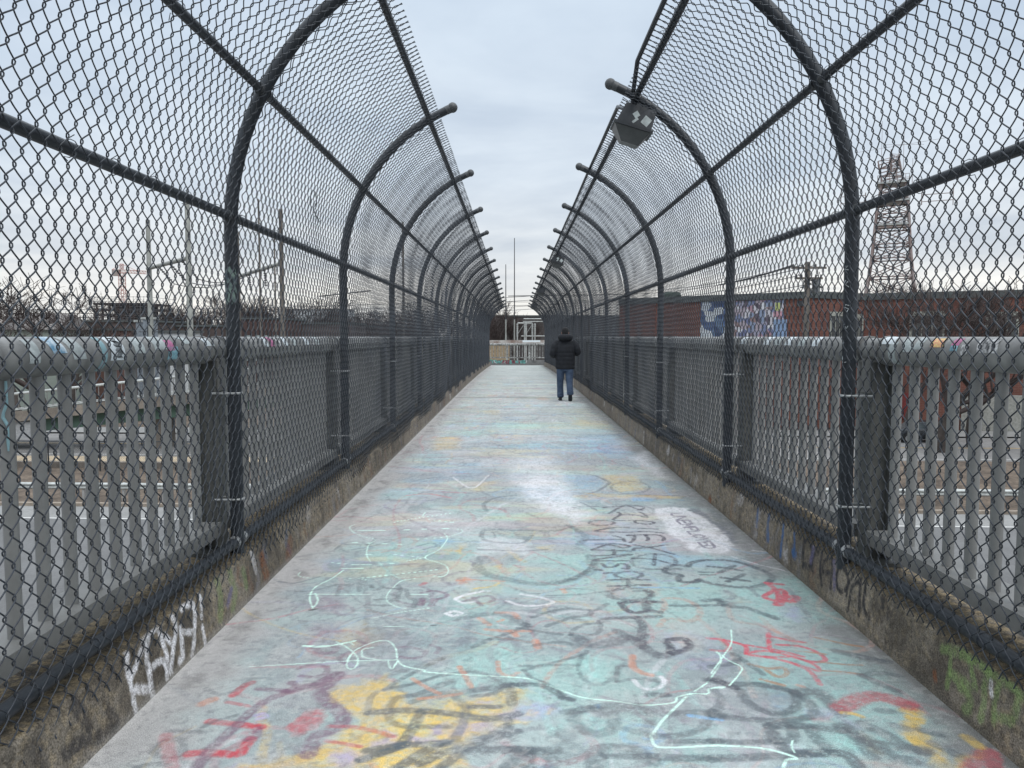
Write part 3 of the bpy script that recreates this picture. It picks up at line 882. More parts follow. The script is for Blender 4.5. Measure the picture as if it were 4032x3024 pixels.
for sd in "LR":
    sg = -1 if sd == 'L' else 1
    x0 = DL if sd == 'L' else DR
    prof = [(0.0, -.30)] + [(0.026 * t, KH * t) for t in np.linspace(0, 1, 34)] + [(.038, KH + .012), (.06, KH + .017)] + [(x, KH + .018) for x in np.linspace(.09, .60, 40)] + [(.60, -.45)]
    prof = np.array(prof); m = len(prof)
    # arc-length coordinate: height on the face, height + distance on the top
    tcoord = np.where(np.arange(m) < 35, prof[:, 1], KH + prof[:, 0])
    TT, KY = np.meshgrid(tcoord, kys); OF = np.meshgrid(prof[:, 0], kys)[0].ravel(); HZ = np.meshgrid(prof[:, 1], kys)[0].ravel()
    TT = TT.ravel(); KY = KY.ravel()
    kc = Canvas(TT, KY); al_ = np.arange(len(TT))
    kc.col[:] = alb((120, 113, 103))
    agg = fbm(TT, KY, 42, 3, 2)
    kc.lay(al_, sstep(.5, .62, agg) * .55, alb((150, 136, 112)))
    kc.lay(al_, sstep(.55, .7, fbm(TT, KY, 60, 2, 4)) * .6, alb((72, 66, 58)))
    kc.lay(al_, sstep(.45, .65, fbm(TT * 2, KY, 1.6, 4, 1)) * .55, alb((84, 78, 70)))
    kc.lay(al_, sstep(.52, .66, fbm(TT * 1.5, KY, 3.0, 4, 5)) * .35, alb((150, 142, 130)))
    kc.lay(al_, sstep(.56, .7, fbm(TT * .4, KY, 9.0, 3, 3)) * .45, alb((60, 56, 52)))
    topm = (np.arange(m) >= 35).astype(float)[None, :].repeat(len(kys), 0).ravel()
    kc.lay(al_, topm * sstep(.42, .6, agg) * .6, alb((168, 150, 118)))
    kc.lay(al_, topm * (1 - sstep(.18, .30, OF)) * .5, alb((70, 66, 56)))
    kc.lay(al_, (1 - topm) * sstep(9, 14, KY) * .45, alb((128, 120, 112)))
    rk = random.Random(3 if sd == 'L' else 4)
    for i in range(230):                                        # drips and tags along the face
        y = 4.5 + 42 * rk.random() ** 1.3; h0 = rk.uniform(.12, .27); ln_ = rk.uniform(.05, .25)
        k = rk.choice(['WHT', 'GRY', 'GRY', 'BLK', 'BLK', 'BLK', 'BLK', 'RUST', 'RUST', 'DBL', 'GRY'])
        P = [(h0, y), (h0 - ln_ * .5, y + rk.uniform(-.05, .05)), (max(.0, h0 - ln_), y + rk.uniform(-.05, .05))]
        kc.stroke(P, rk.uniform(.015, .06) * (1 + y / 12), alb(PAL[k]) * .7 + alb((110, 104, 96)) * .3, rk.uniform(.2, .6), .7, .7)
    for ln in KERBS[sd].strip().splitlines():
        h, p = ln.split("|"); rg, k, wd, al = h.split()
        P = [on_side(*q, x0 + sg * .012) for q in pts(rg, p)]
        kc.stroke([(min(z, .27), y) for y, z in P], float(wd) * .85, alb(PAL[k]), min(1, float(al) * (.85 if k == 'GRN' else 1.25)), .5, .4)
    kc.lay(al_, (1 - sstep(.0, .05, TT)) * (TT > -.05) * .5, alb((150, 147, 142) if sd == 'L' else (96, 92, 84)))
    V = np.stack([x0 + sg * (OF - .002), KY, HZ - CAMB * np.maximum(0, KY - 20) ** 2], -1)
    V[:, 2] += (fbm(KY, TT, 20, 2, 1) - .5) * .012 * (HZ > .1); V[:, 0] += (fbm(KY, TT, 12, 3, 2) - .5) * .016 * (HZ > .02) * (HZ < .26) * .7
    idx = np.arange(m * len(kys)).reshape(len(kys), m)
    F = np.stack([idx[:-1, :-1], idx[:-1, 1:], idx[1:, 1:], idx[1:, :-1]], -1).reshape(-1, 4)
    if sd == 'L': F = F[:, ::-1]
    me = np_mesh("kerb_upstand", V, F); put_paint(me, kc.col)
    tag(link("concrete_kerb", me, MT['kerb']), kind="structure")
# bridge slab and girders under the deck
sl = MB()
for i in range(26):
    a, b = -3 + i * 2.15, -3 + (i + 1) * 2.15
    sl.hexa([(-2.2, a, cz(a) - .5), (2.4, a, cz(a) - .5), (2.4, b, cz(b) - .5), (-2.2, b, cz(b) - .5), (-2.2, a, cz(a) - .31), (2.4, a, cz(a) - .31), (2.4, b, cz(b) - .31), (-2.2, b, cz(b) - .31)])
tag(sl.build("bridge_slab", MT['concrete']), kind="structure")

# ---------------------------------------------------------------- chain link fences that arch over the walk
RA, ZS = 1.735, 2.25                            # arch radius and spring height of the posts
PXL = -1.715                                    # post plane, left
PITCHW, DIA = 0.0440, 0.110                     # wire pitch and diamond height
def arch(th, r=RA):                             # left side profile, angle above the spring line
    cx = PXL + RA
    return (cx - r * math.cos(th), ZS + r * math.sin(th))
def fabric(Wd, per_half, sides, seed):
    """woven wire for one bay, origin at bay start on the deck, left-hand side"""
    r_in = RA - .060
    z_lo, z_hi = (.215 if seed < 50 else .32), ZS
    arcl = r_in * R(61.6)
    nhalf = int(round((z_hi - z_lo + arcl) / (DIA / 2)))
    nw = max(2, int(round(Wd / PITCHW))); P = Wd / nw
    A = P / 2 + .0072
    th = np.linspace(0, nhalf * math.pi, nhalf * per_half + 1)
    s_ = th / math.pi * (DIA / 2)
    tri = (2 / math.pi) * np.arcsin(np.sin(th + math.pi / 2) * .985)
    shape = .66 * tri + .34 * np.sin(th + math.pi / 2)
    shape = shape / np.abs(shape).max()
    outn = np.cos(th + math.pi / 2); outn = np.sign(outn) * np.abs(outn) ** .6
    def profile(s):
        st = np.minimum(s, z_hi - z_lo); ar = np.maximum(s - (z_hi - z_lo), 0) / r_in
        cx = PXL + RA
        x = cx - r_in * np.cos(ar); z = np.where(ar > 0, ZS + r_in * np.sin(ar), z_lo + st)
        nx = np.cos(ar); nz = -np.sin(ar)
        return x, z, nx, nz
    # spurs: the cut ends twist together and stick out at both edges
    s_full = np.concatenate([[-.028], s_, [s_[-1] + .045]])
    sh = np.concatenate([[shape[0]], shape, [shape[-1]]]); on = np.concatenate([[2.2], outn, [-1.2]])
    x, z, nx, nz = profile(np.maximum(s_full, 0)); z = np.where(s_full < 0, z_lo + s_full, z)
    n = len(s_full); r_w = .0030
    Vs = []; 
    k = np.arange(nw)
    sgn = np.where(k % 2 == 0, 1.0, -1.0)
    yc = (k + .5) * P
    rs = np.random.default_rng(seed)
    Y = yc[:, None] + A * sgn[:, None] * sh[None, :]
    O = .0062 * on[None, :] * np.where(k % 2 == 0, 1.0, 1.0)[:, None] * sgn[:, None]
    S = np.repeat(s_full[None], nw, 0)
    ph = rs.uniform(0, 6, 4)
    O = O + .010 * np.sin(2.3 * Y + ph[0]) * np.sin(2.6 * S + ph[1]) + .006 * np.sin(5.1 * Y + ph[2]) * np.sin(6.2 * S + ph[3])
    Y = Y + .005 * np.sin(3.1 * S + ph[1]) * np.sin(1.9 * Y + ph[2]) + .0035 * np.sin(17 * S + 5 * Y)
    Xp = x[None] + nx[None] * O; Zp = z[None] + nz[None] * O
    Zp = Zp + .004 * np.sin(11 * Y + 3 * S)
    Pp = np.stack([Xp, Y, Zp], -1)
    T = np.gradient(Pp, axis=1); T /= np.linalg.norm(T, axis=-1, keepdims=True) + 1e-9
    Nn = np.stack([np.broadcast_to(nx, Xp.shape), np.zeros_like(Xp), np.broadcast_to(nz, Xp.shape)], -1)
    U = Nn - T * (Nn * T).sum(-1, keepdims=True); U /= np.linalg.norm(U, axis=-1, keepdims=True) + 1e-9
    B = np.cross(T, U)
    an = np.arange(sides) * 2 * math.pi / sides
    V = Pp[:, :, None, :] + r_w * (U[:, :, None, :] * np.cos(an)[None, None, :, None] + B[:, :, None, :] * np.sin(an)[None, None, :, None])
    base = (np.arange(nw) * n * sides)[:, None, None]
    i = (np.arange(n - 1) * sides)[None, :, None]; q = np.arange(sides)[None, None, :]; q2 = (q + 1) % sides
    F = np.stack([base + i + q, base + i + q2, base + i + sides + q2, base + i + sides + q], -1).reshape(-1, 4)
    return V.reshape(-1, 3), F
def ties(mb, Wd, seed):
    """short tie wires that lash the mesh to the four rails"""
    rk = random.Random(seed)
    for th, z0 in ((None, .365), (R(3), 0), (R(28.5), 0), (R(60), 0)):
        if th is None: x, z, nx, nz = PXL, z0, 1, 0
        else: (x, z) = arch(th); nx, nz = math.cos(th), -math.sin(th)
        y = rk.uniform(.1, .3)
        while y < Wd:
            c = Vector((x, y, z)); nn = Vector((nx, 0, nz)); tt = Vector((-nz, 0, nx)); P = []
            for a in range(0, 8):
                an = -2.0 + a * .58
                P.append(c + nn * .036 * math.cos(an) + tt * .036 * math.sin(an) + Vector((0, .012 * a / 7, 0)))
            P.append(P[-1] + nn * rk.uniform(.0, .03) + tt * rk.uniform(-.01, .03) + Vector((0, rk.uniform(-.02, .02), 0)))
            P.insert(0, P[0] + nn * rk.uniform(.0, .02) - tt * rk.uniform(0, .04) + Vector((0, rk.uniform(-.02, .02), 0)))
            mb.tube(P, .0022, 4, cap=False)
            y += rk.uniform(.28, .45)
left_posts = [4.676 - 3.03 + 3.03 * k for k in range(16)] + [49.5]
right_posts = [1.46, 4.489, 7.005] + [10.34 + 3.05 * k for k in range(13)] + [49.5]
def camber_path(x, z, ya, yb, n=None):
    n = n or max(2, int((yb - ya) / 1.5) + 1)
    return [(x, y, z + cz(y)) for y in np.linspace(ya, yb, n)]
FENCE = {}
fab_cache = {}
for side in "LR":
    posts = left_posts if side == 'L' else right_posts
    mir = (lambda x: x) if side == 'L' else (lambda x: 2 * MIDX - x)
    sgn = 1 if side == 'L' else -1
    fe = empty("chain_link_fence", (mir(PXL), posts[0], 0), "tall black chain link fence arching over the %s edge of the painted footbridge" % ("left" if side == 'L' else "right"), "fence", "arched chain link fences along the footbridge")
    FENCE[side] = fe
    inv = Matrix.Translation(-fe.location)
    def P3(x, y, z): return (mir(x) - fe.location.x, y - fe.location.y, z)
    # one post, then copies
    pm_ = MB()
    th_end = R(66.2)
    path = [(PXL, z) for z in np.linspace(.25, ZS, 6)] + [arch(t) for t in np.linspace(R(4), th_end, 18)]
    pm_.tube([(mir(x) - mir(PXL), 0, z) for x, z in path], .040, 14)
    for zc in (1.11, 1.61, .71):                  # sleeve joints in the post's vinyl coat
        pm_.tube([(0, 0, zc - .004), (0, 0, zc + .10)], .0416, 14)
    cap_ = MB()
    ex, ez = arch(th_end); t_ = (math.sin(th_end), math.cos(th_end))
    e2 = (ex + t_[0] * .05, ez + t_[1] * .05)
    cap_.tube([(mir(ex) - mir(PXL), 0, ez), (mir(e2[0]) - mir(PXL), 0, e2[1])], .0418, 14)
    cap_.ball((mir(e2[0] + t_[0] * .02) - mir(PXL), 0, e2[1] + t_[1] * .02), .050, 14, 8)
    ubs = []
    for zc in (1.276, .625):
        U = [(-.125, -.044), (0, -.044)] + [(.044 * math.cos(a), .044 * math.sin(a)) for a in np.linspace(-1.45, 1.45, 7)] + [(0, .044), (-.125, .044)]
        q = MB(); q.tube([(sgn * a, b, zc) for a, b in U], .0075, 7); ubs.append(q)
    cls = []
    (mx_, mz_) = arch(R(3)); (ux, uz) = arch(R(28.5))
    for (x, z) in ((mx_, mz_), (ux, uz), (PXL, .365)):
        for d in (-.062, .062):
            q = MB(); q.tube([(mir(x) - mir(PXL), d - .02, z), (mir(x) - mir(PXL), d + .02, z)], .033 if z > .5 else .038, 12); cls.append((q, z < .5))
    proto = None
    for i, y in enumerate(posts):
        if proto is None:
            po = pm_.build("arched_post", MT['black_vinyl'], fe); cp = cap_.build("post_cap", MT['dull_clamp'], po); [q.build("u_bolt", MT['galv'], po) for q in ubs]; [q.build("rail_clamp", MT['galv'] if lo else MT['dull_clamp'], po) for q, lo in cls]
            proto = po
        else: po = copy_tree(proto, fe)
        po.location = (0, y - posts[0], cz(y)); po.rotation_euler = (0, 0, 0)
    ya, yb = posts[0], posts[-1]
    for nm, (x, z), r_ in (("middle_rail", arch(R(3)), .0265), ("upper_rail", arch(R(28.5)), .0255), ("top_rail", arch(R(60), RA - .012), .0265), ("bottom_rail", (PXL + .004, .365), .031)):
        m_ = MB(); m_.tube([P3(*p) for p in [(x, y, z + zz_) for (_, y, zz_) in camber_path(0, 0, ya, yb, 40)]], r_, 12)
        m_.build(nm, MT['black_vinyl'], fe)
    for i in range(len(posts) - 1):
        Wd = posts[i + 1] - posts[i]; d = posts[i]
        lod = 0 if d < 8 else (1 if d < 18 else 2)
        key = (side, round(Wd, 2), lod, i if d < 6 else 99)
        if key not in fab_cache:
            V, F = fabric(Wd, (6, 4, 2)[lod], (5, 4, 3)[lod], i + (0 if side == 'L' else 50))
            if side == 'R': V = V.copy(); V[:, 0] = 2 * MIDX - V[:, 0]; F = F[:, ::-1]
            V[:, 0] -= fe.location.x
            if lod < 2:
                tm = MB(); ties(tm, Wd, i + (0 if side == 'L' else 9))
                tv = np.array(tm.v, float)
                if side == 'R': tv[:, 0] = 2 * MIDX - tv[:, 0]
                tv[:, 0] -= fe.location.x
                V, F = np.vstack([V, tv]), np.vstack([F, np.array(tm.f) + len(V)])
            fab_cache[key] = np_mesh("mesh_panel", V, F)
        o = link("mesh_panel", fab_cache[key], MT['wire'], fe, (0, posts[i] - posts[0], cz(posts[i])))
        sl_ = (cz(posts[i + 1]) - cz(posts[i])) / Wd
        o.rotation_euler = (math.atan(sl_), 0, 0)
# conduit that feeds the lamps, clipped along the right top rail
cd = MB()
(tx, tz) = arch(R(63.5), RA + .02); tx = 2 * MIDX - tx
cd.tube([(tx, y, tz + .03 + cz(y) + .008 * math.sin(y * 1.3)) for y in np.linspace(1.3, 6.4, 14)] + [(tx + .02, 6.75, tz - .10)], .019, 10)
cd.tube([(tx + .02, 7.25, tz - .10), (tx, 7.6, tz + .02)] + [(tx, y, tz + .03 + cz(y) + .008 * math.sin(y * 1.3)) for y in np.linspace(8, 44, 40)], .019, 8)
tag(cd.build("cable_conduit", MT['black_vinyl']), "thin black cable conduit running along the top of the right fence past the box lamps", "conduit")
# loose wire hanging on the left mesh
hw = MB(); p0 = pv(676, 410, 6.6)
hw.tube([p0 + Vector(q) for q in ((0, 0, 0), (-.02, 0, -.05), (-.03, 0, -.12), (0, 0, -.16), (.03, 0, -.10), (.02, 0, -.02), (.0, 0, .0))], .004, 5)
hw.tube([p0 + Vector(q) for q in ((0, 0, -.16), (.02, 0, -.21), (.05, 0, -.27))], .005, 5)
tag(hw.build("wire_loop", MT['black_vinyl']), "small loop of black wire caught in the left mesh above the third post", "wire")

# ---------------------------------------------------------------- railings outside the fences
HRZ = 1.54
def sticker(parent, name, xc, y0, y1, a0, a1, m_, r=.0805, skew=0.0, poly=None):
    mb = MB(); n, k = 10, 4; V = []
    for i in range(n + 1):
        a = a0 + (a1 - a0) * i / n
        for j in range(k + 1):
            y = y0 + (y1 - y0) * j / k + skew * i / n
            V.append((xc + r * math.cos(a) - parent_off[0], y - parent_off[1], HRZ + r * math.sin(a)))
    mb.add(V, [(i * (k + 1) + j, i * (k + 1) + j + 1, (i + 1) * (k + 1) + j + 1, (i + 1) * (k + 1) + j) for i in range(n) for j in range(k)], True)
    return mb.build(name, m_, parent)
ST = dict(white=mat("sticker_white", lin((214, 222, 226)), .5, var=.08, scale=40), blue=mat("sticker_blue", lin((70, 130, 165)), .5, col2=lin((210, 222, 228)), scale=16), pale=mat("sticker_pale_paint", lin((176, 184, 184)), .5, var=.2, scale=20),
          dark=mat("sticker_black", (.02, .02, .022), .5, col2=(.75, .75, .75), scale=34), yellow=mat("sticker_yellow", lin((222, 206, 130)), .5, col2=lin((222, 130, 120)), scale=60), pink=mat("sticker_pink", lin((186, 110, 150)), .5, var=.2, scale=30),
          aqua=mat("sticker_aqua", lin((150, 196, 206)), .5, col2=lin((90, 130, 150)), scale=40), drip=mat("pale_paint_drip", lin((140, 176, 184)), .5, var=.1))
RAILPOSTS = {}; BARS = {}
for side in "LR":
    posts = left_posts if side == 'L' else right_posts
    X = -1.88 if side == 'L' else 2.135
    s_in = 1 if side == 'L' else -1
    base = (X, posts[0], 0); parent_off = base
    rl = empty("bridge_railing", base, "grey painted steel railing with a thick round handrail outside the %s chain link fence" % ("left" if side == 'L' else "right"), "railing", "grey railings along both sides of the footbridge")
    hm = MB()
    hm.tube([(0, y - posts[0], HRZ + cz(y)) for y in np.linspace(posts[0], posts[-1], 60)], .071, 20)
    hand0 = hm.build("handrail", MT['handrail'], rl)
    # railing post: H section, recess facing along the walk, with bracket and base plate
    pm_ = MB(); dz = .075
    for xf in (-.062, .062): pm_.box((xf, 0, .88), (.012, .14, 1.18))
    pm_.box((0, 0, .88), (.112, .010, 1.18))
    br = MB(); br.box((s_in * .0725, 0, 1.39), (.008, .11, .20)); br.box((0, 0, 1.476), (.15, .15, .008))
    bp = MB(); bp.box((0, 0, .302), (.24, .30, .024))
    for a in (-1, 1):
        for b in (-1, 1): bp.tube([(a * .095, b * .12, .31), (a * .095, b * .12, .34)], .014, 6)
    bars = []
    proto = None
    sleeves = MB
    proto_s = None
    for i, y in enumerate(posts):
        yo = y + .03
        if proto is None:
            po = pm_.build("railing_post", MT['darkpost'], rl); br.build("rail_bracket", MT['railgrey'], po); bp.build("base_plate", MT['darkpost'], po); proto = po
        else: po = copy_tree(proto, rl)
        po.location = (0, yo - posts[0], cz(y))
        if i == len(posts) - 1: break
        ya, yb = yo + .13, posts[i + 1] + .03 - .13
        sm_ = MB()
        sm_.tube([(0, ya - posts[0], HRZ + cz(ya)), (0, yb - posts[0], HRZ + cz(yb))], .079, 24)
        for q in (ya, yb): sm_.tube([(0, q - .012 - posts[0], HRZ + cz(q)), (0, q + .012 - posts[0], HRZ + cz(q))], .085, 24)
        hr = sm_.build("handrail_sleeve", MT['handrail'], rl)
        if i <= 1: RAILPOSTS[(side, i)] = hr
        bm_ = MB()
        za, zb = cz(ya), cz(yb)
        xi, xo = s_in * .085, -s_in * .125; xa_, xb_ = min(xi, xo), max(xi, xo); q0, q1 = yo + .08 - posts[0], yb + .05 - posts[0]
        bm_.hexa([(xa_, q0, .41 + za), (xb_, q0, .41 + za), (xb_, q1, .41 + zb), (xa_, q1, .41 + zb), (xa_, q0, .49 + za), (xb_, q0, .49 + za), (xb_, q1, .49 + zb), (xa_, q1, .49 + zb)])
        bm_.build("bottom_rail", MT['railgrey'], rl)
        nb = int(round((yb - ya) / .19)); st = (yb - ya) / nb
        bars += [ya + (j + .5) * st for j in range(nb)]
    bars.sort(); BARS[side] = bars
    nearb = [b for b in bars if b > 1.9]
    proto = None
    for b in nearb[:98]:
        if proto is None:
            m_ = MB(); m_.tube([(0, 0, .485), (0, 0, 1.49)], .0265, 12, cap=False); proto = m_.build("baluster", MT['baluster'], rl); o = proto
        else: o = copy_of(proto, rl)
        o.location = (0, b - posts[0], cz(b))
    m_ = MB()
    for b in nearb[98:]: m_.tube([(0, b - posts[0], .485 + cz(b)), (0, b - posts[0], 1.49 + cz(b))], .0265, 8, cap=False)
    tag(m_.build("far_balusters", MT['baluster'], rl), kind="stuff")
    # stickers and paint smears wrapped round the handrail
    if side == 'L':
        def sk(i, y0, y1, a0, a1, m_, **k): sticker(RAILPOSTS[('L', i)], "sticker", X, y0, y1, R(a0), R(a1), ST[m_], **k)
        Yv = lambda u: -X * 1661 / (1113 - u)
        sk(0, Yv(200), Yv(232), 75, -20, 'white'); sk(0, Yv(413), Yv(432), 62, 18, 'white', skew=.03); sk(0, Yv(60), Yv(92), 80, 10, 'blue', skew=.03)
        sk(0, Yv(300), Yv(330), 80, 10, 'pale'); sk(0, Yv(328), Yv(345), 50, 5, 'pink'); sk(0, Yv(330), Yv(352), 20, -30, 'aqua'); sk(0, Yv(365), Yv(380), 75, 30, 'pale', skew=.04)
        sk(0, Yv(180), Yv(192), 75, -60, 'drip'); sk(0, Yv(15), Yv(40), 60, -15, 'pale'); sk(0, Yv(100), Yv(130), 70, -10, 'pale', skew=.05); sk(0, Yv(255), Yv(278), 70, 0, 'pale')
        dk = ST['dark']
        for j in range(5):                                          # wavy black lines printed on the big white sticker
            y0 = Yv(214 + 2.6 * j); P = [(X + .0815 * math.cos(R(a)) - base[0], y0 + .012 * math.sin(a * .35) - base[1], HRZ + .0815 * math.sin(R(a))) for a in range(64, -14, -5)]
            q = MB(); q.tube(P, .0014, 4, cap=False); q.build("sticker_line", MT['cable'], RAILPOSTS[('L', 0)])
        for u, m_ in ((548, 'white'), (562, 'pink'), (577, 'dark'), (592, 'white'), (612, 'pale'), (640, 'white'), (655, 'dark'), (664, 'pale')):
            sk(1, Yv(u), Yv(u + 9), 70, 5, m_)
        for b, hgt in ((nearb[1] if False else None, 0),):
            pass
    else:
        def sk(i, y0, y1, a0, a1, m_, **k): sticker(RAILPOSTS[('R', i)], "sticker", X, y0, y1, R(180 - a0), R(180 - a1), ST[m_], **k)
        Yv = lambda u: X * 1661 / (u - 1113)
        sk(0, Yv(1948), Yv(1920), 78, 28, 'white', skew=-.05); sk(0, Yv(2062), Yv(2034), 62, 20, 'yellow', skew=-.02); sk(0, Yv(2100), Yv(2083), 62, 28, 'pink'); sk(0, Yv(2100), Yv(2084), 28, 8, 'aqua')
        sk(0, Yv(2124), Yv(2108), 32, -4, 'dark'); sk(0, Yv(2182), Yv(2136), 62, 6, 'dark', skew=-.03); sk(0, Yv(1990), Yv(1968), 70, 0, 'pale', skew=-.06); sk(0, Yv(1965), Yv(1950), 40, -60, 'pale', skew=.03); sk(0, Yv(2020), Yv(2003), 70, 10, 'pale')
        for u, m_ in ((1615, 'white'), (1640, 'dark'), (1668, 'white'), (1690, 'pale'), (1715, 'white'), (1745, 'pale'), (1775, 'white')):
            sk(1, Yv(u + 14), Yv(u), 72, 10, m_)
# pale blue paint run down the near left baluster, pencilled marks and a torn sticker on the nearest posts
rlL = [o for o in C.objects if o.name == "bridge_railing"][0]
ybn = min(BARS['L'], key=lambda y: abs(y - 2.875))
def on_bar(u, v): p = pv(u, v, ybn); return Vector((max(-1.88 - .02, min(-1.88 + .02, p.x)), ybn - .0275, p.z)) - rlL.location
q = MB(); q.tube([on_bar(u, v) for u, v in ((30, 822), (30, 850), (28, 872), (18, 890), (17, 900), (24, 912), (34, 918), (36, 935), (35, 955), (34, 972))], [.0045, .005, .0055, .005, .006, .006, .005, .005, .005, .003], 6); q.build("paint_drip", ST['drip'], rlL)
feR = FENCE['R']; yp = right_posts[1] - .0415
def on_post(u, v): p = pv(u, v, yp); return Vector((p.x, yp, p.z)) - feR.location
q = MB(); MK = ("1823,576 1832,574 1824,582 1833,583", "1824,612 1826,606 1832,608 1826,614 1834,620", "1834,660 1827,658 1825,664 1833,667 1830,673 1826,671", "1823,700 1828,710 1832,704", "1822,736 1821,744", "1820,770 1820,784 1828,782")
for m_ in MK: q.tube([on_post(*map(float, t.split(","))) for t in m_.split()], .0014, 4)
tag(q.build("pencilled_marks", ST['white'], feR), kind="stuff")
feL = FENCE['L']; q = MB(); V_ = []
for j, z in enumerate(np.linspace(1.82, 2.03, 8)):
    for i in range(9):
        a_ = R(-150 + 15 * i + 6 * math.sin(j * 2.3 + i)); V_.append((.0412 * math.cos(a_), left_posts[1] - left_posts[0] + .0412 * math.sin(a_), z + .012 * math.sin(i * 2.1)))
q.add(V_, [(j * 9 + i, j * 9 + i + 1, j * 9 + i + 10, j * 9 + i + 9) for j in range(7) for i in range(8) if (i * 7 + j * 5) % 9 not in (0, 1)], True); q.build("torn_sticker", mat("torn_sticker_pale", lin((120, 138, 130)), .7, col2=lin((60, 70, 80)), scale=25), feL)
# ---------------------------------------------------------------- box lamps on the right fence
lens_m = mat("cloudy_lens", (.075, .078, .08), .35, var=.15, scale=12)
hous_m = mat("lamp_housing_dark", (.03, .034, .04), .5, var=.3, scale=8)
for i, y in enumerate((7.03, 19.49, 31.69, 43.89)):
    lab = ["black box lamp hung from the nearest right arch, nearest to the viewer", "second black box lamp along the right arches, above the walking man", "third box lamp down the right arches, just past the second", "farthest tiny box lamp on the right arches"][i]
    lp = empty("box_lamp", (1.06, y, 3.55 + cz(y)), lab, "lamp", "box lamps along the right fence")
    lp.rotation_euler = (0, R(17), 0)
    h = MB()
    h.hexa([(-.155, -.13, -.085), (.165, -.13, -.085), (.165, .13, -.085), (-.155, .13, -.085), (-.115, -.12, .10), (.165, -.12, .10), (.165, .12, .10), (-.115, .12, .10)])
    h.box((.005, 0, -.085), (.36, .285, .022))
    h.box((.05, 0, .115), (.14, .10, .06)); h.tube([(-.02, 0, .10), (-.06, 0, .20)], .03, 10)
    h.build("housing", hous_m, lp)
    ln = MB()
    ln.hexa([(-.06, -.06, -.215), (.10, -.06, -.215), (.10, .06, -.215), (-.06, .06, -.215), (-.16, -.125, -.097), (.165, -.125, -.097), (.165, .125, -.097), (-.16, .125, -.097)])
    ln.build("lens", lens_m, lp)
    s1 = MB()
    if i < 2:
        s1.box((.10, -.1285, -.01), (.07, .003, .075), Matrix.Rotation(.4, 3, 'Y')); s1.box((.0, -.1285, .02), (.05, .003, .05), Matrix.Rotation(.7, 3, 'Y')); s1.box((.005, -.1285, -.03), (.06, .003, .02), Matrix.Rotation(-.9, 3, 'Y'))
        s1.build("torn_sticker", ST['pale'], lp)

# ---------------------------------------------------------------- the man walking away
def ring(c, rx, ry, n=14, tilt=0.0, p=2.0):
    o = []
    for k in range(n):
        a = 2 * math.pi * k / n; ca, sa = math.cos(a), math.sin(a)
        x = rx * math.copysign(abs(ca) ** (2 / p), ca); y = ry * math.copysign(abs(sa) ** (2 / p), sa)
        o.append(Vector((c[0] + x, c[1] + y, c[2] + y * tilt)))
    return o
def limb(mb, path, n=12):
    """path: (x,y,z,rx,ry) rings perpendicular to the path"""
    Pq = [Vector(p[:3]) for p in path]; rings = []
    for i, p in enumerate(path):
        t = (Pq[min(i + 1, len(Pq) - 1)] - Pq[max(i - 1, 0)]).normalized()
        u = Vector((1, 0, 0)); u = (u - t * u.dot(t)).normalized() if abs(t.x) < .95 else Vector((0, 1, 0)); v = t.cross(u)
        rings.append([Pq[i] + u * p[3] * math.cos(2 * math.pi * k / n) + v * p[4] * math.sin(2 * math.pi * k / n) for k in range(n)])
    mb.loft(rings)
def remesh(o, vox, it=4):
    r = o.modifiers.new("Remesh", 'REMESH'); r.mode = 'VOXEL'; r.voxel_size = vox; r.use_smooth_shade = True
    s = o.modifiers.new("Smooth", 'SMOOTH'); s.iterations = it; s.factor = .5
skin = mat("skin", lin((176, 128, 108)), .6, var=.06)
hair_m = mat("dark_cap_hair", (.012, .012, .014), .8, var=.4, scale=60, bump=.5, bscale=200)
jack_m = mat("black_puffer_nylon", (.009, .011, .016), .8, var=.25, scale=14, bump=.25, bscale=30)
jean_m = mat("blue_denim", (.040, .066, .115), .85, col2=(.066, .10, .165), scale=9, bump=.2, bscale=120)
shoe_m = mat("dark_shoe", (.022, .025, .03), .7, var=.3, scale=20)
sole_m = mat("shoe_sole", (.03, .035, .042), .8, var=.3, scale=40)
px0, py0 = 1.257, 19.4
man = empty("person", (px0, py0, 0), "man in a black hooded puffer jacket and blue jeans walking away along the bridge", "person")
b = MB()                                        # body: one continuous figure under the clothes
limb(b, [(-.098, .12, .07, .04, .04), (-.112, .07, .46, .045, .048), (-.108, .03, .60, .06, .065), (-.09, .0, .86, .09, .10)])
limb(b, [(.117, -.19, .15, .04, .04), (.106, -.11, .38, .045, .048), (.102, -.02, .60, .06, .065), (.09, .0, .86, .09, .10)])
b.loft([ring((0, 0, z), rx, ry) for z, rx, ry in ((.80, .16, .11), (.95, .17, .12), (1.1, .16, .11), (1.3, .19, .12), (1.44, .18, .10), (1.50, .07, .07), (1.56, .058, .06))])
limb(b, [(-.19, 0, 1.42, .06, .06), (-.26, -.03, 1.22, .045, .045), (-.29, .02, 1.13, .04, .04), (-.24, .22, 1.08, .035, .035), (-.19, .27, 1.09, .035, .02)])
limb(b, [(.19, 0, 1.42, .06, .06), (.26, -.03, 1.22, .045, .045), (.29, .02, 1.16, .04, .04), (.24, .22, 1.12, .035, .035), (.19, .27, 1.13, .035, .02)])
b.loft([ring((0, .01 + o, z), rx, ry) for z, rx, ry, o in ((1.53, .055, .065, 0), (1.58, .068, .085, .01), (1.64, .076, .097, .012), (1.69, .077, .10, .006), (1.735, .066, .085, .0), (1.765, .03, .04, 0))])
b.ball((0, .118, 1.635), .017, 8, 6, (1, 1.2, 1.6))                                # nose
b.box((0, .10, 1.60), (.05, .012, .012))                                            # mouth
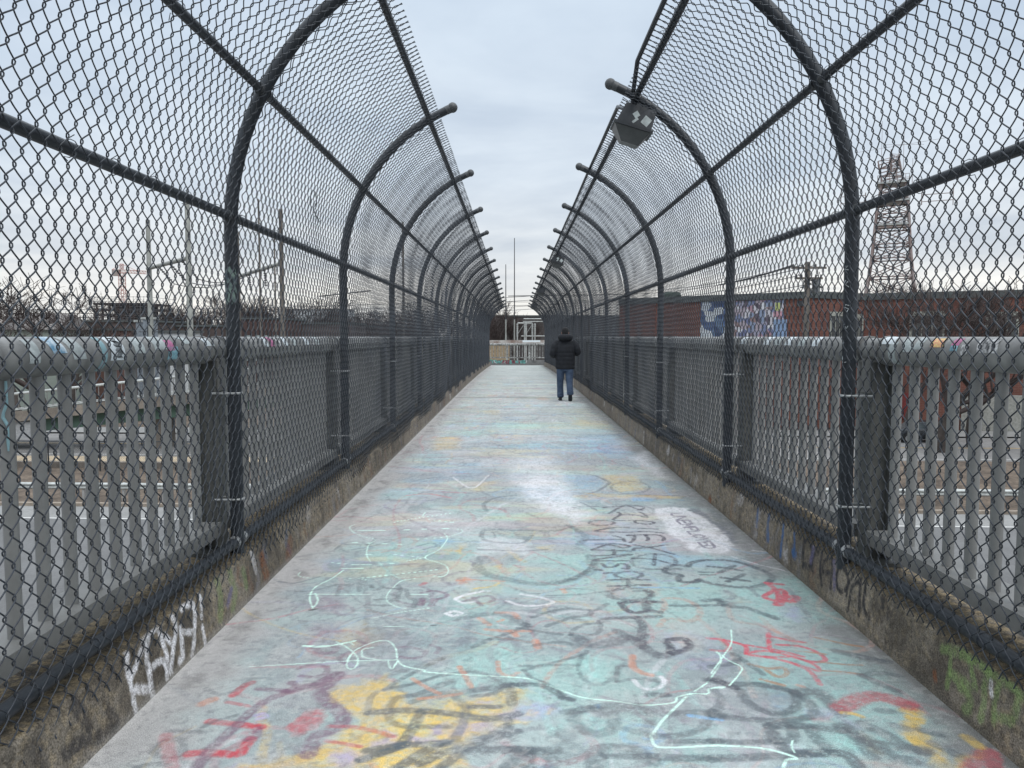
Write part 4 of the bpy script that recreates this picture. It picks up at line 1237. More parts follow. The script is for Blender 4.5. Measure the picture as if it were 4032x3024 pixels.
for s_ in (-1, 1):
    b.ball((s_ * .082, .01, 1.635), .02, 8, 6, (.6, 1, 1.7))                        # ears
    for f in range(4):                                                              # fingers curled round the front pockets
        b.tube([(s_ * (.19 - .0), .275, 1.07 + .02 * f + (.04 if s_ > 0 else 0)), (s_ * .165, .315, 1.07 + .02 * f + (.04 if s_ > 0 else 0)), (s_ * .13, .31 - .004 * f, 1.068 + .02 * f + (.04 if s_ > 0 else 0))], [.0095, .009, .007], 6)
    b.tube([(s_ * .20, .25, 1.12 + (.04 if s_ > 0 else 0)), (s_ * .175, .27, 1.155 + (.04 if s_ > 0 else 0)), (s_ * .15, .29, 1.16 + (.04 if s_ > 0 else 0))], [.012, .011, .008], 6)
body = b.build("body", skin, man); remesh(body, .009, 2)
h = MB()
h.loft([ring((0, .0 + o, z), rx, ry, 16) for z, rx, ry, o in ((1.60, .074, .060, -.035), (1.63, .083, .085, -.018), (1.67, .0865, .103, .0), (1.71, .085, .104, .003), (1.75, .07, .088, .0), (1.777, .03, .04, 0))])
hr = h.build("hair", hair_m, man); remesh(hr, .008, 2)
j = MB()                                        # jacket: puffed rings of quilting
rings = []
zs_ = np.linspace(.765, 1.46, 56)
for z in zs_:
    t = (z - .765) / .695
    rx = np.interp(t, [0, .05, .3, .6, .85, 1], [.222, .236, .236, .245, .262, .175]); ry = np.interp(t, [0, .3, .7, 1], [.155, .165, .17, .115])
    q = abs(math.sin(math.pi * (z - .765) / .098)) ** .55
    rings.append(ring((.002, 0.01, z), rx - .006 + .008 * q, ry - .006 + .008 * q, 22, 0, 2.3))
j.loft(rings)
for s_, dz_ in ((-1, 0), (1, .05)):
    path = []
    A = [Vector((s_ * .165, .0, 1.43)), Vector((s_ * .245, -.02, 1.33)), Vector((s_ * .285, -.045, 1.20 + dz_)), Vector((s_ * .305, -.04, 1.13 + dz_)), Vector((s_ * .29, .06, 1.10 + dz_)), Vector((s_ * .24, .2, 1.09 + dz_)), Vector((s_ * .21, .25, 1.095 + dz_))]
    rad = [.08, .088, .078, .074, .072, .062, .054]
    for i in range(len(A) - 1):
        for k in range(6):
            t = k / 6; p = A[i].lerp(A[i + 1], t); r_ = rad[i] * (1 - t) + rad[i + 1] * t
            r_ += .004 * abs(math.sin((i * 6 + k) * .62))
            path.append((p.x, p.y, p.z, r_, r_))
    limb(j, path, 14)
hd = []
for k in range(24):                             # hood lying on the shoulders
    a = 2 * math.pi * k / 24
    hd.append((.112 * math.cos(a), -.03 + .105 * math.sin(a), 1.525))
for k in range(24):
    p = Vector(hd[k]); back = .5 - .5 * math.sin(2 * math.pi * k / 24)
    j.ball(p + Vector((0, -.02 * back, .012 * back)), .058 + .028 * back, 8, 6)
jk = j.build("jacket", jack_m, man); remesh(jk, .0095, 3)
l_ = MB()                                       # jeans
limb(l_, [(-.098, .13, .075, .079, .085), (-.100, .125, .12, .083, .088), (-.104, .11, .16, .080, .084), (-.108, .10, .30, .078, .082), (-.112, .07, .46, .082, .085), (-.108, .03, .60, .090, .095), (-.100, .0, .78, .108, .115), (-.09, 0, .88, .11, .125)], 14)
limb(l_, [(.118, -.20, .165, .080, .085), (.116, -.185, .20, .084, .088), (.112, -.165, .25, .078, .084), (.106, -.11, .38, .077, .082), (.104, -.05, .48, .084, .088), (.102, -.02, .60, .092, .098), (.100, .0, .78, .108, .118), (.09, 0, .88, .11, .125)], 14)
l_.loft([ring((0, 0, z), rx, ry) for z, rx, ry in ((.72, .17, .12), (.82, .205, .14), (.95, .20, .135))])
for i in range(9):                              # stacked folds over the shoes and behind the knees
    z = .085 + .017 * i; l_.ball((-.098 + random.uniform(-.03, .03), .125 - .085 + random.uniform(-.01, .01), z + random.uniform(0, .02)), .022, 7, 5, (2.2, .7, .5))
    l_.ball((.117 + random.uniform(-.03, .03), -.195 - .08 + random.uniform(-.01, .01), .17 + .014 * i), .022, 7, 5, (2.2, .7, .5))
jn = l_.build("jeans", jean_m, man); remesh(jn, .009, 2)
def shoe(name, loc, pitch):
    s = MB()
    rg = []
    for y, rx, rz in ((-.10, .034, .035), (-.085, .042, .05), (-.02, .043, .055), (.06, .049, .042), (.13, .045, .032), (.165, .028, .022)):
        rg.append([Vector((rx * math.cos(2 * math.pi * k / 12), y, .018 + rz + rz * math.sin(2 * math.pi * k / 12))) for k in range(12)])
    s.loft(rg); o = s.build(name, shoe_m, man, loc); o.rotation_euler = (pitch, 0, 0)
    q = MB(); outl = [(-.034, -.105), (.034, -.105), (.043, -.06), (.036, .0), (.05, .08), (.044, .14), (.02, .175), (-.02, .175), (-.044, .14), (-.05, .08), (-.036, .0), (-.043, -.06)]
    q.loft([[Vector((x, y, z)) for x, y in outl] for z in (.0, .022)], smooth=False); q.build("sole", sole_m, o)
    return o
shoe("shoe", (-.10, .14, .0), 0)
s2 = shoe("shoe", (.12, -.215, .128), R(-58))

man.scale = (1.045, 1.045, 1.045)
# ---------------------------------------------------------------- barrier across the far end of the walk
YB = 52.9; zb0 = cz(52.8)
gw = MB(); gw.box((.1, YB + .11, zb0 + .10), (8.0, .2, .50))
mw = mat("low_wall", lin((112, 112, 112)), .9, var=.2, scale=2, bump=.3)
wall = gw.build("low_concrete_wall", mw); tag(wall, "low graffitied concrete wall closing the far end of the walkway", "wall")
gfx = dict(t=flat("teal_graffiti", (110, 190, 180), .7, col2=lin((40, 90, 95)), scale=12), r=flat("maroon_graffiti", (150, 50, 70), .7, col2=lin((60, 30, 45)), scale=12), w=flat("white_graffiti", (215, 220, 220), .7), k=flat("black_graffiti", (45, 45, 50), .7))
def wall_xy(zx, zy): p = pt(1850 + zx * .1808, 1150 + zy * .1808, YB); return p.x, p.z
def letter_plate(mb, P, wd, y):
    for (a, b_) in zip(P[:-1], P[1:]):
        a = Vector((a[0], 0, a[1])); b_ = Vector((b_[0], 0, b_[1])); d = (b_ - a)
        if d.length < 1e-6: continue
        nrm = Vector((-d.z, 0, d.x)).normalized() * wd / 2; d = d.normalized() * wd * .3
        mb.add([a - d + nrm + Vector((0, y, 0)), a - d - nrm + Vector((0, y, 0)), b_ + d - nrm + Vector((0, y, 0)), b_ + d + nrm + Vector((0, y, 0))], [(0, 1, 2, 3)])
GF = [('t', "415,1545 440,1480 480,1475 500,1545"), ('t', "510,1490 560,1480 540,1520 600,1545"), ('t', "580,1490 600,1550 640,1490 650,1555 700,1490"), ('r', "720,1550 730,1490 760,1530 790,1490 800,1555"), ('r', "810,1500 850,1490 850,1550 800,1545"), ('t', "880,1490 860,1550 910,1550 890,1490"),
      ('r', "920,1490 940,1550 960,1490 980,1550"), ('t', "1000,1550 1010,1490 1040,1550 1050,1490"), ('r', "1070,1490 1080,1550"), ('t', "1090,1500 1120,1550 1140,1490"), ('t', "1200,1490 1150,1500 1150,1540 1210,1550 1200,1520 1160,1520"), ('w', "1220,1550 1240,1490"), ('k', "1340,1500 1390,1490 1400,1520 1350,1525"), ('k', "1410,1530 1450,1515"), ('w', "510,1500 545,1495 530,1525 585,1550"), ('w', "745,1530 775,1510")]
for nm in "trwk":
    g = MB()
    for kk, p in GF:
        if kk == nm: letter_plate(g, [wall_xy(*map(float, q.split(","))) for q in p.split()], .055 if nm in 'tr' else .025, YB - .004 - .002 * "trwk".index(nm) + .01)
    g.build("painted_letter", gfx[nm], wall)
splat = mat("splattered_rail_paint", lin((86, 84, 82)), .6, col2=lin((170, 172, 170)), scale=11, detail=3)
er = empty("end_railing", (.1, YB + .1, zb0), "paint splattered railing above the graffitied wall at the far end of the walkway", "railing")
m_ = MB(); m_.tube([(-4, 0, 1.44), (4, 0, 1.44)], .079, 14); m_.build("handrail", splat, er)
m_ = MB(); m_.box((0, 0, .53), (8, .1, .075)); m_.build("bottom_rail", splat, er)
for i, x in enumerate((-2.2, -.66, .88, 2.42)):
    if i == 0: q = MB(); q.box((0, 0, .86), (.13, .13, 1.05)); o = q.build("railing_post", splat, er); pr = o
    else: o = copy_of(pr, er)
    o.location = (x, 0, 0)
for i in range(41):
    x = -4 + i * .2
    if i == 0: q = MB(); q.tube([(0, 0, .55), (0, 0, 1.40)], .020, 8, cap=False); o = q.build("baluster", splat, er); pr = o
    else: o = copy_of(pr, er)
    o.location = (x, 0, 0)
q = MB(); p = wall_xy(1340, 1070); q.box((p[0], YB - .03, p[1]), (1.22, .012, .13)); q.build("white_panel", ST['white'], er).matrix_parent_inverse = Matrix.Translation(-er.location)
# landing beyond the deck end
q = MB(); q.hexa([(-3, 52.8, zb0 - .3), (3, 52.8, zb0 - .3), (3, 53.4, zb0 - .3), (-3, 53.4, zb0 - .3), (-3, 52.8, zb0 - .01), (3, 52.8, zb0 - .01), (3, 53.4, zb0 - .01), (-3, 53.4, zb0 - .01)])
tag(q.build("landing", MT['concrete']), kind="structure")

# ---------------------------------------------------------------- the ground and streets below
def sheet(name, P, m_, z):
    mb = MB(); mb.add([(x, y, z) for x, y in P], [tuple(range(len(P)))]); return tag(mb.build(name, m_), kind="structure")
TL = .035                                        # the streets run almost square to the bridge
def strip(name, ya, yb, m_, z, xa=-160, xb=160): return sheet(name, [(xa, ya - TL * xa), (xb, ya - TL * xb), (xb, yb - TL * xb), (xa, yb - TL * xa)], m_, z)
gm = MB(); n_ = 60
gx = np.concatenate([[-1500, -600, -300], np.linspace(-160, 160, 81), [300, 600, 1500]]); gy = np.concatenate([[-300, -100], np.linspace(-40, 120, 61), [200, 400, 800, 1800]])
GX, GY = np.meshgrid(gx, gy); GZ_ = np.full(GX.shape, GZ)
dd = GY + TL * GX
bank = sstep(34.5, 39, dd) * (1 - sstep(44, 46.5, dd)) * sstep(4, 12, GX) * .7
GZ_ = GZ_ + bank + (fbm(GX.ravel(), GY.ravel(), .35, 3, 1).reshape(GX.shape) - .5) * .25 * sstep(34, 37, dd) * (1 - sstep(44.5, 46, dd))
idx = np.arange(GX.size).reshape(GX.shape)
F = np.stack([idx[:-1, :-1], idx[:-1, 1:], idx[1:, 1:], idx[1:, :-1]], -1).reshape(-1, 4)
tag(link("ground", np_mesh("ground", np.stack([GX.ravel(), GY.ravel(), GZ_.ravel() - .12], -1), F), MT['ground']), kind="structure")
strip("highway", -60, 32.7, MT['asphalt'], GZ)
strip("highway_shoulder", 30.9, 33.0, MT['shoulder'], GZ + .004)
strip("lane_line", 30.72, 30.86, MT['white_line'], GZ + .008)
kb = MB(); kb.hexa([(-160, 33.0 + 5.6, GZ - .2), (160, 33 - 5.6, GZ - .2), (160, 33.25 - 5.6, GZ - .2), (-160, 33.25 + 5.6, GZ - .2), (-160, 33.0 + 5.6, GZ + .14), (160, 33 - 5.6, GZ + .14), (160, 33.25 - 5.6, GZ + .14), (-160, 33.25 + 5.6, GZ + .14)])
tag(kb.build("road_kerb", MT['granite']), kind="structure")
strip("side_road", 47, 58, MT['roadpale'], GZ + .02)
strip("side_road_centre_line", 52.6, 52.75, MT['yellow_line'], GZ + .028)
strip("side_road_edge_line", 47.7, 47.82, MT['white_line'], GZ + .028)
strip("pavement", 58, 61.5, MT['shoulder'], GZ + .12)
strip("sandy_verge", 44.6, 46.9, flat("sandy_soil", (176, 160, 136), .95, scale=1.2), GZ + .035, -160, -6)
# guardrail along the highway
def guardrail(xa, xb, label):
    yc = 34.6
    g = empty("guardrail", ((xa + xb) / 2, yc - TL * (xa + xb) / 2, GZ), label, "guardrail", "guardrails beside the highway", -TL)
    hl = (xb - xa) / 2; prof = [(.0, .44), (-.03, .47), (-.08, .50), (-.08, .545), (-.03, .575), (0, .60), (-.03, .625), (-.08, .655), (-.08, .70), (-.03, .73), (0, .76)]
    mb = MB(); V = [(x, y, z) for x in (-hl, hl) for y, z in prof] + [(x, y + .006, z) for x in (-hl, hl) for y, z in prof]; k = len(prof)
    mb.add(V, [(i, i + 1, k + i + 1, k + i) for i in range(k - 1)] + [(2 * k + i, 3 * k + i, 3 * k + i + 1, 2 * k + i + 1) for i in range(k - 1)])
    mb.build("beam", MT['silver'], g)
    n = int((xb - xa) / 1.9)
    for i in range(n):
        if i == 0: q = MB(); q.box((0, .09, .3), (.10, .15, .9)); o = q.build("rail_post", MT['galv'], g); pr = o
        else: o = copy_of(pr, g)
        o.location = (-hl + .5 + i * 1.9, 0, 0)
guardrail(-70, -4, "galvanised guardrail along the highway left of the bridge")
guardrail(4, 70, "galvanised guardrail below the brown bank right of the bridge")
# ---------------------------------------------------------------- bare trees
def bare_tree(seed, H, spread=.55, levels=6, up=.25, thick=.019, kids=(2, 4), first=.22):
    rk = random.Random(seed); tr, cr_ = MB(), MB()
    def grow(p, d, ln, r, lv):
        n = 4 if lv < 3 else 3; P = [p.copy()]; q = p.copy(); dd_ = d.copy()
        for i in range(n):
            dd_ = (dd_ + Vector((rk.uniform(-1, 1), rk.uniform(-1, 1), rk.uniform(-.6, 1))) * .16 + Vector((0, 0, up * .12))).normalized()
            q = q + dd_ * ln / n; P.append(q.copy())
        rr_ = [r * (1 - .45 * i / n) for i in range(n + 1)]
        (tr if lv == 0 else cr_).tube(P, rr_, 7 if lv == 0 else (5 if lv < 3 else 3), cap=False)
        if lv >= levels: return
        for c in range(rk.randint(*kids) + (1 if lv == 0 else 0)):
            t = rk.uniform(.45, 1.0) if lv else rk.uniform(.5, 1.0)
            i = min(n - 1, int(t * n)); f = t * n - i; s = P[i].lerp(P[i + 1], f)
            ax = Vector((rk.uniform(-1, 1), rk.uniform(-1, 1), rk.uniform(-.3, .5))).normalized()
            nd = (dd_ + ax * spread * rk.uniform(.7, 1.5)).normalized()
            grow(s, nd, ln * rk.uniform(.62, .86), max(.010, rr_[i] * rk.uniform(.48, .68)), lv + 1)
    grow(Vector((0, 0, 0)), Vector((0, 0, 1)), H * first, H * thick, 0)
    return tr, cr_
TREES = []
for i, (sd, kw) in enumerate(((1, dict(levels=6)), (2, dict(levels=6, spread=.7)), (5, dict(levels=6, spread=.45, up=.5)), (9, dict(levels=5, spread=.75, kids=(3, 4))))):
    tr, cr_ = bare_tree(sd, 10.0, **kw)
    zmax = max(v[2] for v in cr_.v); k = 10.0 / zmax
    for mb in (tr, cr_): mb.v = [(x * k, y * k, z * k) for x, y, z in mb.v]
    TREES.append((tr, cr_))
tree_src = {}
def tree(kind, p, hgt, label, group, rz=0.0, wide=1.0, name="bare_tree"):
    if kind not in tree_src:
        o = empty(name, p, label, "tree", group); TREES[kind][0].build("trunk", MT['bark'], o); TREES[kind][1].build("crown", MT['twig'], o); tree_src[kind] = o
    else:
        o = copy_tree(tree_src[kind]); o.name = name; o.location = p; tag(o, label, "tree", group)
    o.rotation_euler = (0, 0, rz); k = hgt / 10.0; o.scale = (k * wide, k * wide, k)
    return o
def treev(kind, u, vtop, Y, label, group, rz=0.0, wide=1.0, base=GZ):
    p = pv(u, vtop, Y); return tree(kind, (p.x, Y, base), p.z - base, label, group, rz, wide)
GL = "bare trees beyond the left fence"
treev(0, 30, 588, 62, "leafless tree at the far left edge over the pale green house", GL, 0.3, 1.5)
treev(1, 85, 596, 66, "wide leafless tree just left of the crane, nearest the green house", GL, 1.7, 1.5)
treev(3, 140, 612, 70, "leafless tree with thin sprays between the green house and the scaffolded building", GL, 2.6, 1.2)
for i, (u, v, Y, k) in enumerate(((368, 672, 120, 0), (392, 655, 118, 1), (425, 648, 115, 2), (455, 630, 112, 0), (478, 640, 116, 3), (540, 622, 118, 1), (570, 632, 116, 0), (598, 642, 120, 2), (640, 668, 140, 3), (690, 672, 140, 1), (712, 660, 135, 0), (752, 665, 150, 2), (800, 655, 130, 1), (850, 640, 120, 3), (880, 645, 120, 0))):
    places = ["first low leafless tree right of the tall left wire pole", "second leafless tree right of the tall left wire pole", "leafless tree midway between the tall left pole and the nearest left arch post", "tall leafless tree just left of the nearest left arch post", "leafless tree hidden behind the nearest left arch post", "tall leafless tree just right of the nearest left arch post", "leafless tree under the crossbeam of the right wire frame", "leafless tree beside the pole of the right wire frame", "low leafless tree right of the second wire frame", "low leafless tree left of the second left arch post", "leafless tree touching the second left arch post", "leafless tree right of the second left arch post", "leafless tree left of the third left arch post", "leafless tree at the third left arch post", "leafless tree right of the third left arch post"]
    treev(k, u, v, Y, places[i], GL, i * 1.1, 1.5)
GC = "bare trees past the far end of the bridge"
treev(0, 1100, 640, 112, "tall leafless tree behind the two masts at the far end", GC, .4, 1.1)
treev(2, 1135, 672, 118, "short leafless tree right of the tall mast", GC, 2.4, 1.3)
treev(1, 1068, 668, 118, "leafless tree left of the two masts", GC, 3.4, 1.2)
treev(3, 1020, 650, 116, "leafless tree seen through the far left mesh", GC, 1.4, 1.2)
treev(1, 955, 652, 110, "leafless tree seen through the left mesh at the fifth arch", GC, 2.2, 1.2)
GR = "bare trees in front of the brick building"
treev(3, 2040, 595, 50, "spreading leafless tree with a dark trunk in front of the brick building", GR, .8, 1.35)
treev(1, 2120, 590, 52, "leafless tree at the right edge in front of the brick building", GR, 2.8, 1.2)
treev(0, 1965, 610, 56, "leafless tree under the lattice tower by the brick wall", GR, 4.0, 1.1)
treev(2, 2000, 590, 90, "upright leafless tree poking above the brick building roof", GR, 1.0, 1.0)
# ---------------------------------------------------------------- the ramp that leaves the far end to the left
rp = empty("access_ramp", (-2, 51.5, 0), "concrete access ramp on a green girder descending left from the bridge end", "ramp")
def rz_(x): return -.28 + .105 * (x + 1.6)
m_ = MB(); V = []
for nm, y0, y1, d0, d1, mt in (("deck_slab", 50.3, 54.0, -.42, .0, MT['weathered']), ("near_girder", 50.75, 51.05, -1.25, -.424, MT['green_steel']), ("far_girder", 53.2, 53.5, -1.25, -.424, MT['green_steel']), ("near_kerb", 50.3, 50.62, .003, .26, MT['weathered'])):
    q = MB(); a, b_ = -46.0, -2.6
    q.hexa([(a + 2, y0 - 51.5, rz_(a) + d0), (b_ + 2, y0 - 51.5, rz_(b_) + d0), (b_ + 2, y1 - 51.5, rz_(b_) + d0), (a + 2, y1 - 51.5, rz_(a) + d0), (a + 2, y0 - 51.5, rz_(a) + d1), (b_ + 2, y0 - 51.5, rz_(b_) + d1), (b_ + 2, y1 - 51.5, rz_(b_) + d1), (a + 2, y1 - 51.5, rz_(a) + d1)])
    q.build(nm, mt, rp)
for y in (50.45, 53.8):
    q = MB(); q.tube([(-44, y - 51.5, rz_(-46) + 1.42), (-.6, y - 51.5, rz_(-2.6) + 1.42)], .085, 10); q.build("handrail", MT['silver'], rp)
    q = MB(); q.tube([(-44, y - 51.5, rz_(-46) + .36), (-.6, y - 51.5, rz_(-2.6) + .36)], .045, 6); q.build("lower_rail", MT['silver'], rp)
proto = None
for i in range(96):
    x = -40 + i * .38
    if proto is None: q = MB(); q.tube([(0, -1.05, .36), (0, -1.05, 1.42)], .024, 6, cap=False); proto = q.build("baluster", MT['baluster'], rp); o = proto
    else: o = copy_of(proto, rp)
    o.location = (x + 2, 0, rz_(x))
proto = None
for x in (-36.0, -24.0, -12.0):
    q = MB(); zt = rz_(x) - 1.25; q.box((x + 2, .6, (GZ + zt) / 2), (.9, 1.6, zt - GZ)); q.build("pier", MT['weathered'], rp)
q = MB(); p = pv(30, 930, 50.2); q.box((p.x + 2, -.6, p.z), (2.6, .8, 1.1)); q.build("white_end_block", flat("pale_block", (150, 152, 154), .8), rp)
# low chain link fence beside the side road, left
lf = empty("road_fence", (-25, 43.3, GZ), "low black chain link fence between the highway verge and the side road", "fence", None, -TL)
q = MB(); q.tube([(-20, 0, 1.6), (20, 0, 1.6)], .03, 6); q.build("top_rail", MT['black_vinyl'], lf)
proto = None
for i in range(14):
    if proto is None: q = MB(); q.tube([(0, 0, -.1), (0, 0, 1.66)], .04, 6); proto = q.build("fence_post", MT['black_vinyl'], lf); o = proto
    else: o = copy_of(proto, lf)
    o.location = (-19.6 + 3 * i, 0, 0)
q = MB()
for i in range(-16, 400):
    x = -20 + i * .1
    for s_ in (1, -1):
        a = Vector((x, 0, .06)); b_ = Vector((x + 1.52, 0, 1.58))
        if s_ < 0: a, b_ = Vector((x, .006, 1.58)), Vector((x + 1.52, .006, .06))
        q.tube([a, b_], .0042, 3, cap=False)
q.build("mesh_panel", MT['black_vinyl'], lf)
q = MB(); q.hexa([(-60, 43.5 + 60 * TL, GZ - .3), (-5, 43.5 + 5 * TL, GZ - .3), (-5, 43.9 + 5 * TL, GZ - .3), (-60, 43.9 + 60 * TL, GZ - .3), (-60, 43.5 + 60 * TL, GZ + .22), (-5, 43.5 + 5 * TL, GZ + .22), (-5, 43.9 + 5 * TL, GZ + .22), (-60, 43.9 + 60 * TL, GZ + .22)])
tag(q.build("low_wall", MT['weathered']), "low concrete wall under the black road fence", "wall")
# ---------------------------------------------------------------- left background: houses, sheds, building site, crane
def bldg(name, u0, u1, vtop, Y, depth, m_, label, cat="building", roof=None, group=None, base=GZ, wins=0, win_m=None):
    a, b_ = pv(u0, vtop, Y), pv(u1, vtop, Y); h = a.z - base; cx = (a.x + b_.x) / 2; wd = b_.x - a.x
    o = empty(name, (cx, Y + depth / 2, base), label, cat, group)
    q = MB(); q.box((0, 0, h / 2), (wd, depth, h)); q.build("walls", m_, o)
    q = MB(); q.box((0, 0, h + .12), (wd + .3, depth + .3, .24)); q.build("flat_roof", roof or MT['roofedge'], o)
    for i in range(wins):
        x = -wd / 2 + wd * (i + .5) / wins
        q = MB(); q.box((x, -depth / 2 - .02, h * .62), (wd / wins * .45, .06, h * .34)); q.build("window", win_m or MT['cable'], o)
    return o
GB = "far buildings beyond the left fence"
hs = empty("pale_green_house", (*pv(60, 727, 74)[:2], GZ), "pale green clapboard house with a sloping roof behind the left handrail", "house")
a, b_ = pv(5, 712, 74), pv(122, 712, 74); wd = b_.x - a.x; h = a.z - GZ
q = MB(); q.box((0, 3, h / 2), (wd, 6, h)); q.build("walls", mat("pale_green_clapboard", lin((150, 160, 152)), .8, var=.06, scale=3, stretch=(.1, .1, 14)), hs)
q = MB(); rh = 1.6; q.add([(-wd / 2 - .3, -.3, h + .004), (wd / 2 + .3, -.3, h + .004), (wd / 2 + .3, 6.3, h + .004), (-wd / 2 - .3, 6.3, h + .004), (-wd / 2 - .3, 3, h + rh), (wd / 2 + .3, 3, h + rh)], [(0, 1, 5, 4), (2, 3, 4, 5), (1, 2, 5), (3, 0, 4), (3, 2, 1, 0)]); q.build("roof", flat("grey_shingle", (126, 122, 120), .9), hs)
bldg("long_brown_warehouse", 150, 330, 696, 92, 10, MT['dark_bldg'], "long low dark brown warehouse under the construction crane", group=GB)
bldg("red_brick_shed", 168, 232, 714, 80, 5, flat("dull_red_brick", (104, 80, 74), .9), "low red brick shed just above the left handrail", group=GB)
bldg("dark_warehouse", 330, 480, 706, 98, 10, MT['dark_bldg'], "dark low warehouse between the tall left wire poles and the nearest arch post", group=GB)
bldg("dark_brick_block", 505, 606, 690, 100, 12, mat("dark_brick_face", (.07, .045, .042), .9, var=.2, scale=.4), "dark flat brick block just right of the nearest left arch post", group=GB, wins=5, win_m=flat("pale_window_glass", (140, 150, 150), .3))
bldg("grey_long_shed", 606, 760, 700, 110, 10, mat("grey_shed", (.10, .085, .085), .9), "long grey shed left of the second left arch post", group=GB)
bldg("distant_long_block", 760, 905, 706, 130, 14, MT['dark_bldg'], "dark long block between the second and fourth left arch posts", group=GB)
bldg("distant_pale_block", 600, 745, 668, 330, 20, flat("hazy_block", (170, 176, 180), .9), "hazy pale block on the skyline behind the grey shed", group=GB)
bldg("dark_end_building", 1040, 1345, 684, 128, 16, mat("dark_end_wall", (.085, .08, .08), .9, var=.15, scale=.15), "dark wide flat roofed building filling the view beyond the far railing")
bldg("tan_low_hut", 1052, 1100, 741, 75, 6, flat("tan_wall", (150, 134, 110), .9), "low tan hut seen between the far end balusters")
# building under construction
Yc = 230; a, b_ = pv(200, 640, Yc), pv(318, 640, Yc); wd = b_.x - a.x
bc = empty("unfinished_building", ((a.x + b_.x) / 2, Yc + 8, GZ), "open framed building under construction with scaffolding below the crane", "building")
ztop = a.z - GZ; dk_m = mat("raw_slab", (.05, .05, .055), .9); sc_m = mat("scaffold_tube", (.16, .16, .17), .6)
for i, v in enumerate((656, 668, 680, 692, 704)):
    z = pv(200, v, Yc).z - GZ; q = MB(); q.box((0, 0, z), (wd, 16, .55)); q.build("floor_slab", dk_m, bc)
q = MB()
for x in np.linspace(-wd / 2 + .8, wd / 2 - .8, 9):
    for y in (-7.5, 0, 7.5): q.box((x, y, (ztop - 2) / 2), (.4, .4, ztop - 2.2))
tag(q.build("columns", dk_m, bc), kind="stuff")
q = MB()
for x in np.linspace(-wd / 2 - .3, wd / 2 + .3, 17): q.tube([(x, -8.6, 0), (x, -8.6, ztop)], .06, 4, cap=False); q.tube([(x, 8.6, ztop - 9), (x, 8.6, ztop)], .06, 4, cap=False)
for z in np.arange(ztop - 10, ztop + .1, 1.4): q.tube([(-wd / 2 - .3, -8.6, z), (wd / 2 + .3, -8.6, z)], .055, 4, cap=False)
for s_ in (-1, 1):
    for z in np.arange(ztop - 10, ztop + .1, 1.4): q.tube([(s_ * (wd / 2 + .3), -8.6, z), (s_ * (wd / 2 + .3), 8.6, z)], .055, 4, cap=False)
tag(q.build("scaffold", sc_m, bc), kind="stuff")
q = MB(); q.box((1, 0, pv(200, 674, Yc).z - GZ), (wd * .45, 12, 4.4)); q.build("service_core", dk_m, bc)
# tower crane
def truss(q, a, b_, wd, n, r, up=Vector((0, 0, 1))):
    a, b_ = Vector(a), Vector(b_); t = (b_ - a).normalized(); s = t.cross(up if abs(t.dot(up)) < .95 else Vector((0, 1, 0))).normalized() * wd / 2; v = t.cross(s).normalized() * wd / 2
    cs = [s + v, s - v, -s - v, -s + v]
    for c in cs: q.tube([a + c, b_ + c], r, 4, cap=False)
    for i in range(n):
        p, p2 = a.lerp(b_, i / n), a.lerp(b_, (i + 1) / n)
        for k in range(4):
            q.tube([p + cs[k], p2 + cs[(k + 1) % 4]] if i % 2 else [p + cs[(k + 1) % 4], p2 + cs[k]], r * .6, 3, cap=False); q.tube([p2 + cs[k], p2 + cs[(k + 1) % 4]], r * .6, 3, cap=False)
Yk = 245; p = pv(263, 590, Yk)
ck = empty("tower_crane", (p.x, Yk, GZ), "red and white tower crane standing over the unfinished building", "crane")
zc = p.z - GZ
q = MB(); truss(q, (0, 0, 0), (0, 0, zc), 1.5, 26, .10); q.build("mast", MT['crane'], ck)
tipj = pv(316, 590, Yk) - Vector((p.x, Yk, GZ)); tipc = pv(243, 585, Yk) - Vector((p.x, Yk, GZ)); apx = Vector((0, 0, pv(263, 570, Yk).z - GZ))
q = MB(); truss(q, (0, 0, zc + .6), (tipj.x, 0, tipj.z + .2), .9, 16, .075); q.build("jib", MT['crane'], ck)
q = MB(); truss(q, (0, 0, zc + .6), (tipc.x, 0, tipc.z), .9, 6, .08); q.build("counter_jib", MT['crane'], ck)
q = MB(); q.box((tipc.x + 1.2, 0, tipc.z - .6), (2.2, 1.4, 2.0)); q.build("counterweight", flat("crane_weight", (150, 140, 136), .8), ck)
q = MB(); truss(q, (0, 0, zc + 1), apx, .8, 4, .07); q.build("apex", MT['crane'], ck)
q = MB(); q.tube([apx, (tipj.x * .6, 0, tipj.z * .6 + zc * .4 + .8)], .07, 3); q.tube([apx, (tipc.x, 0, tipc.z + .5)], .07, 3); tag(q.build("tie_rods", MT['crane'], ck), kind="stuff")
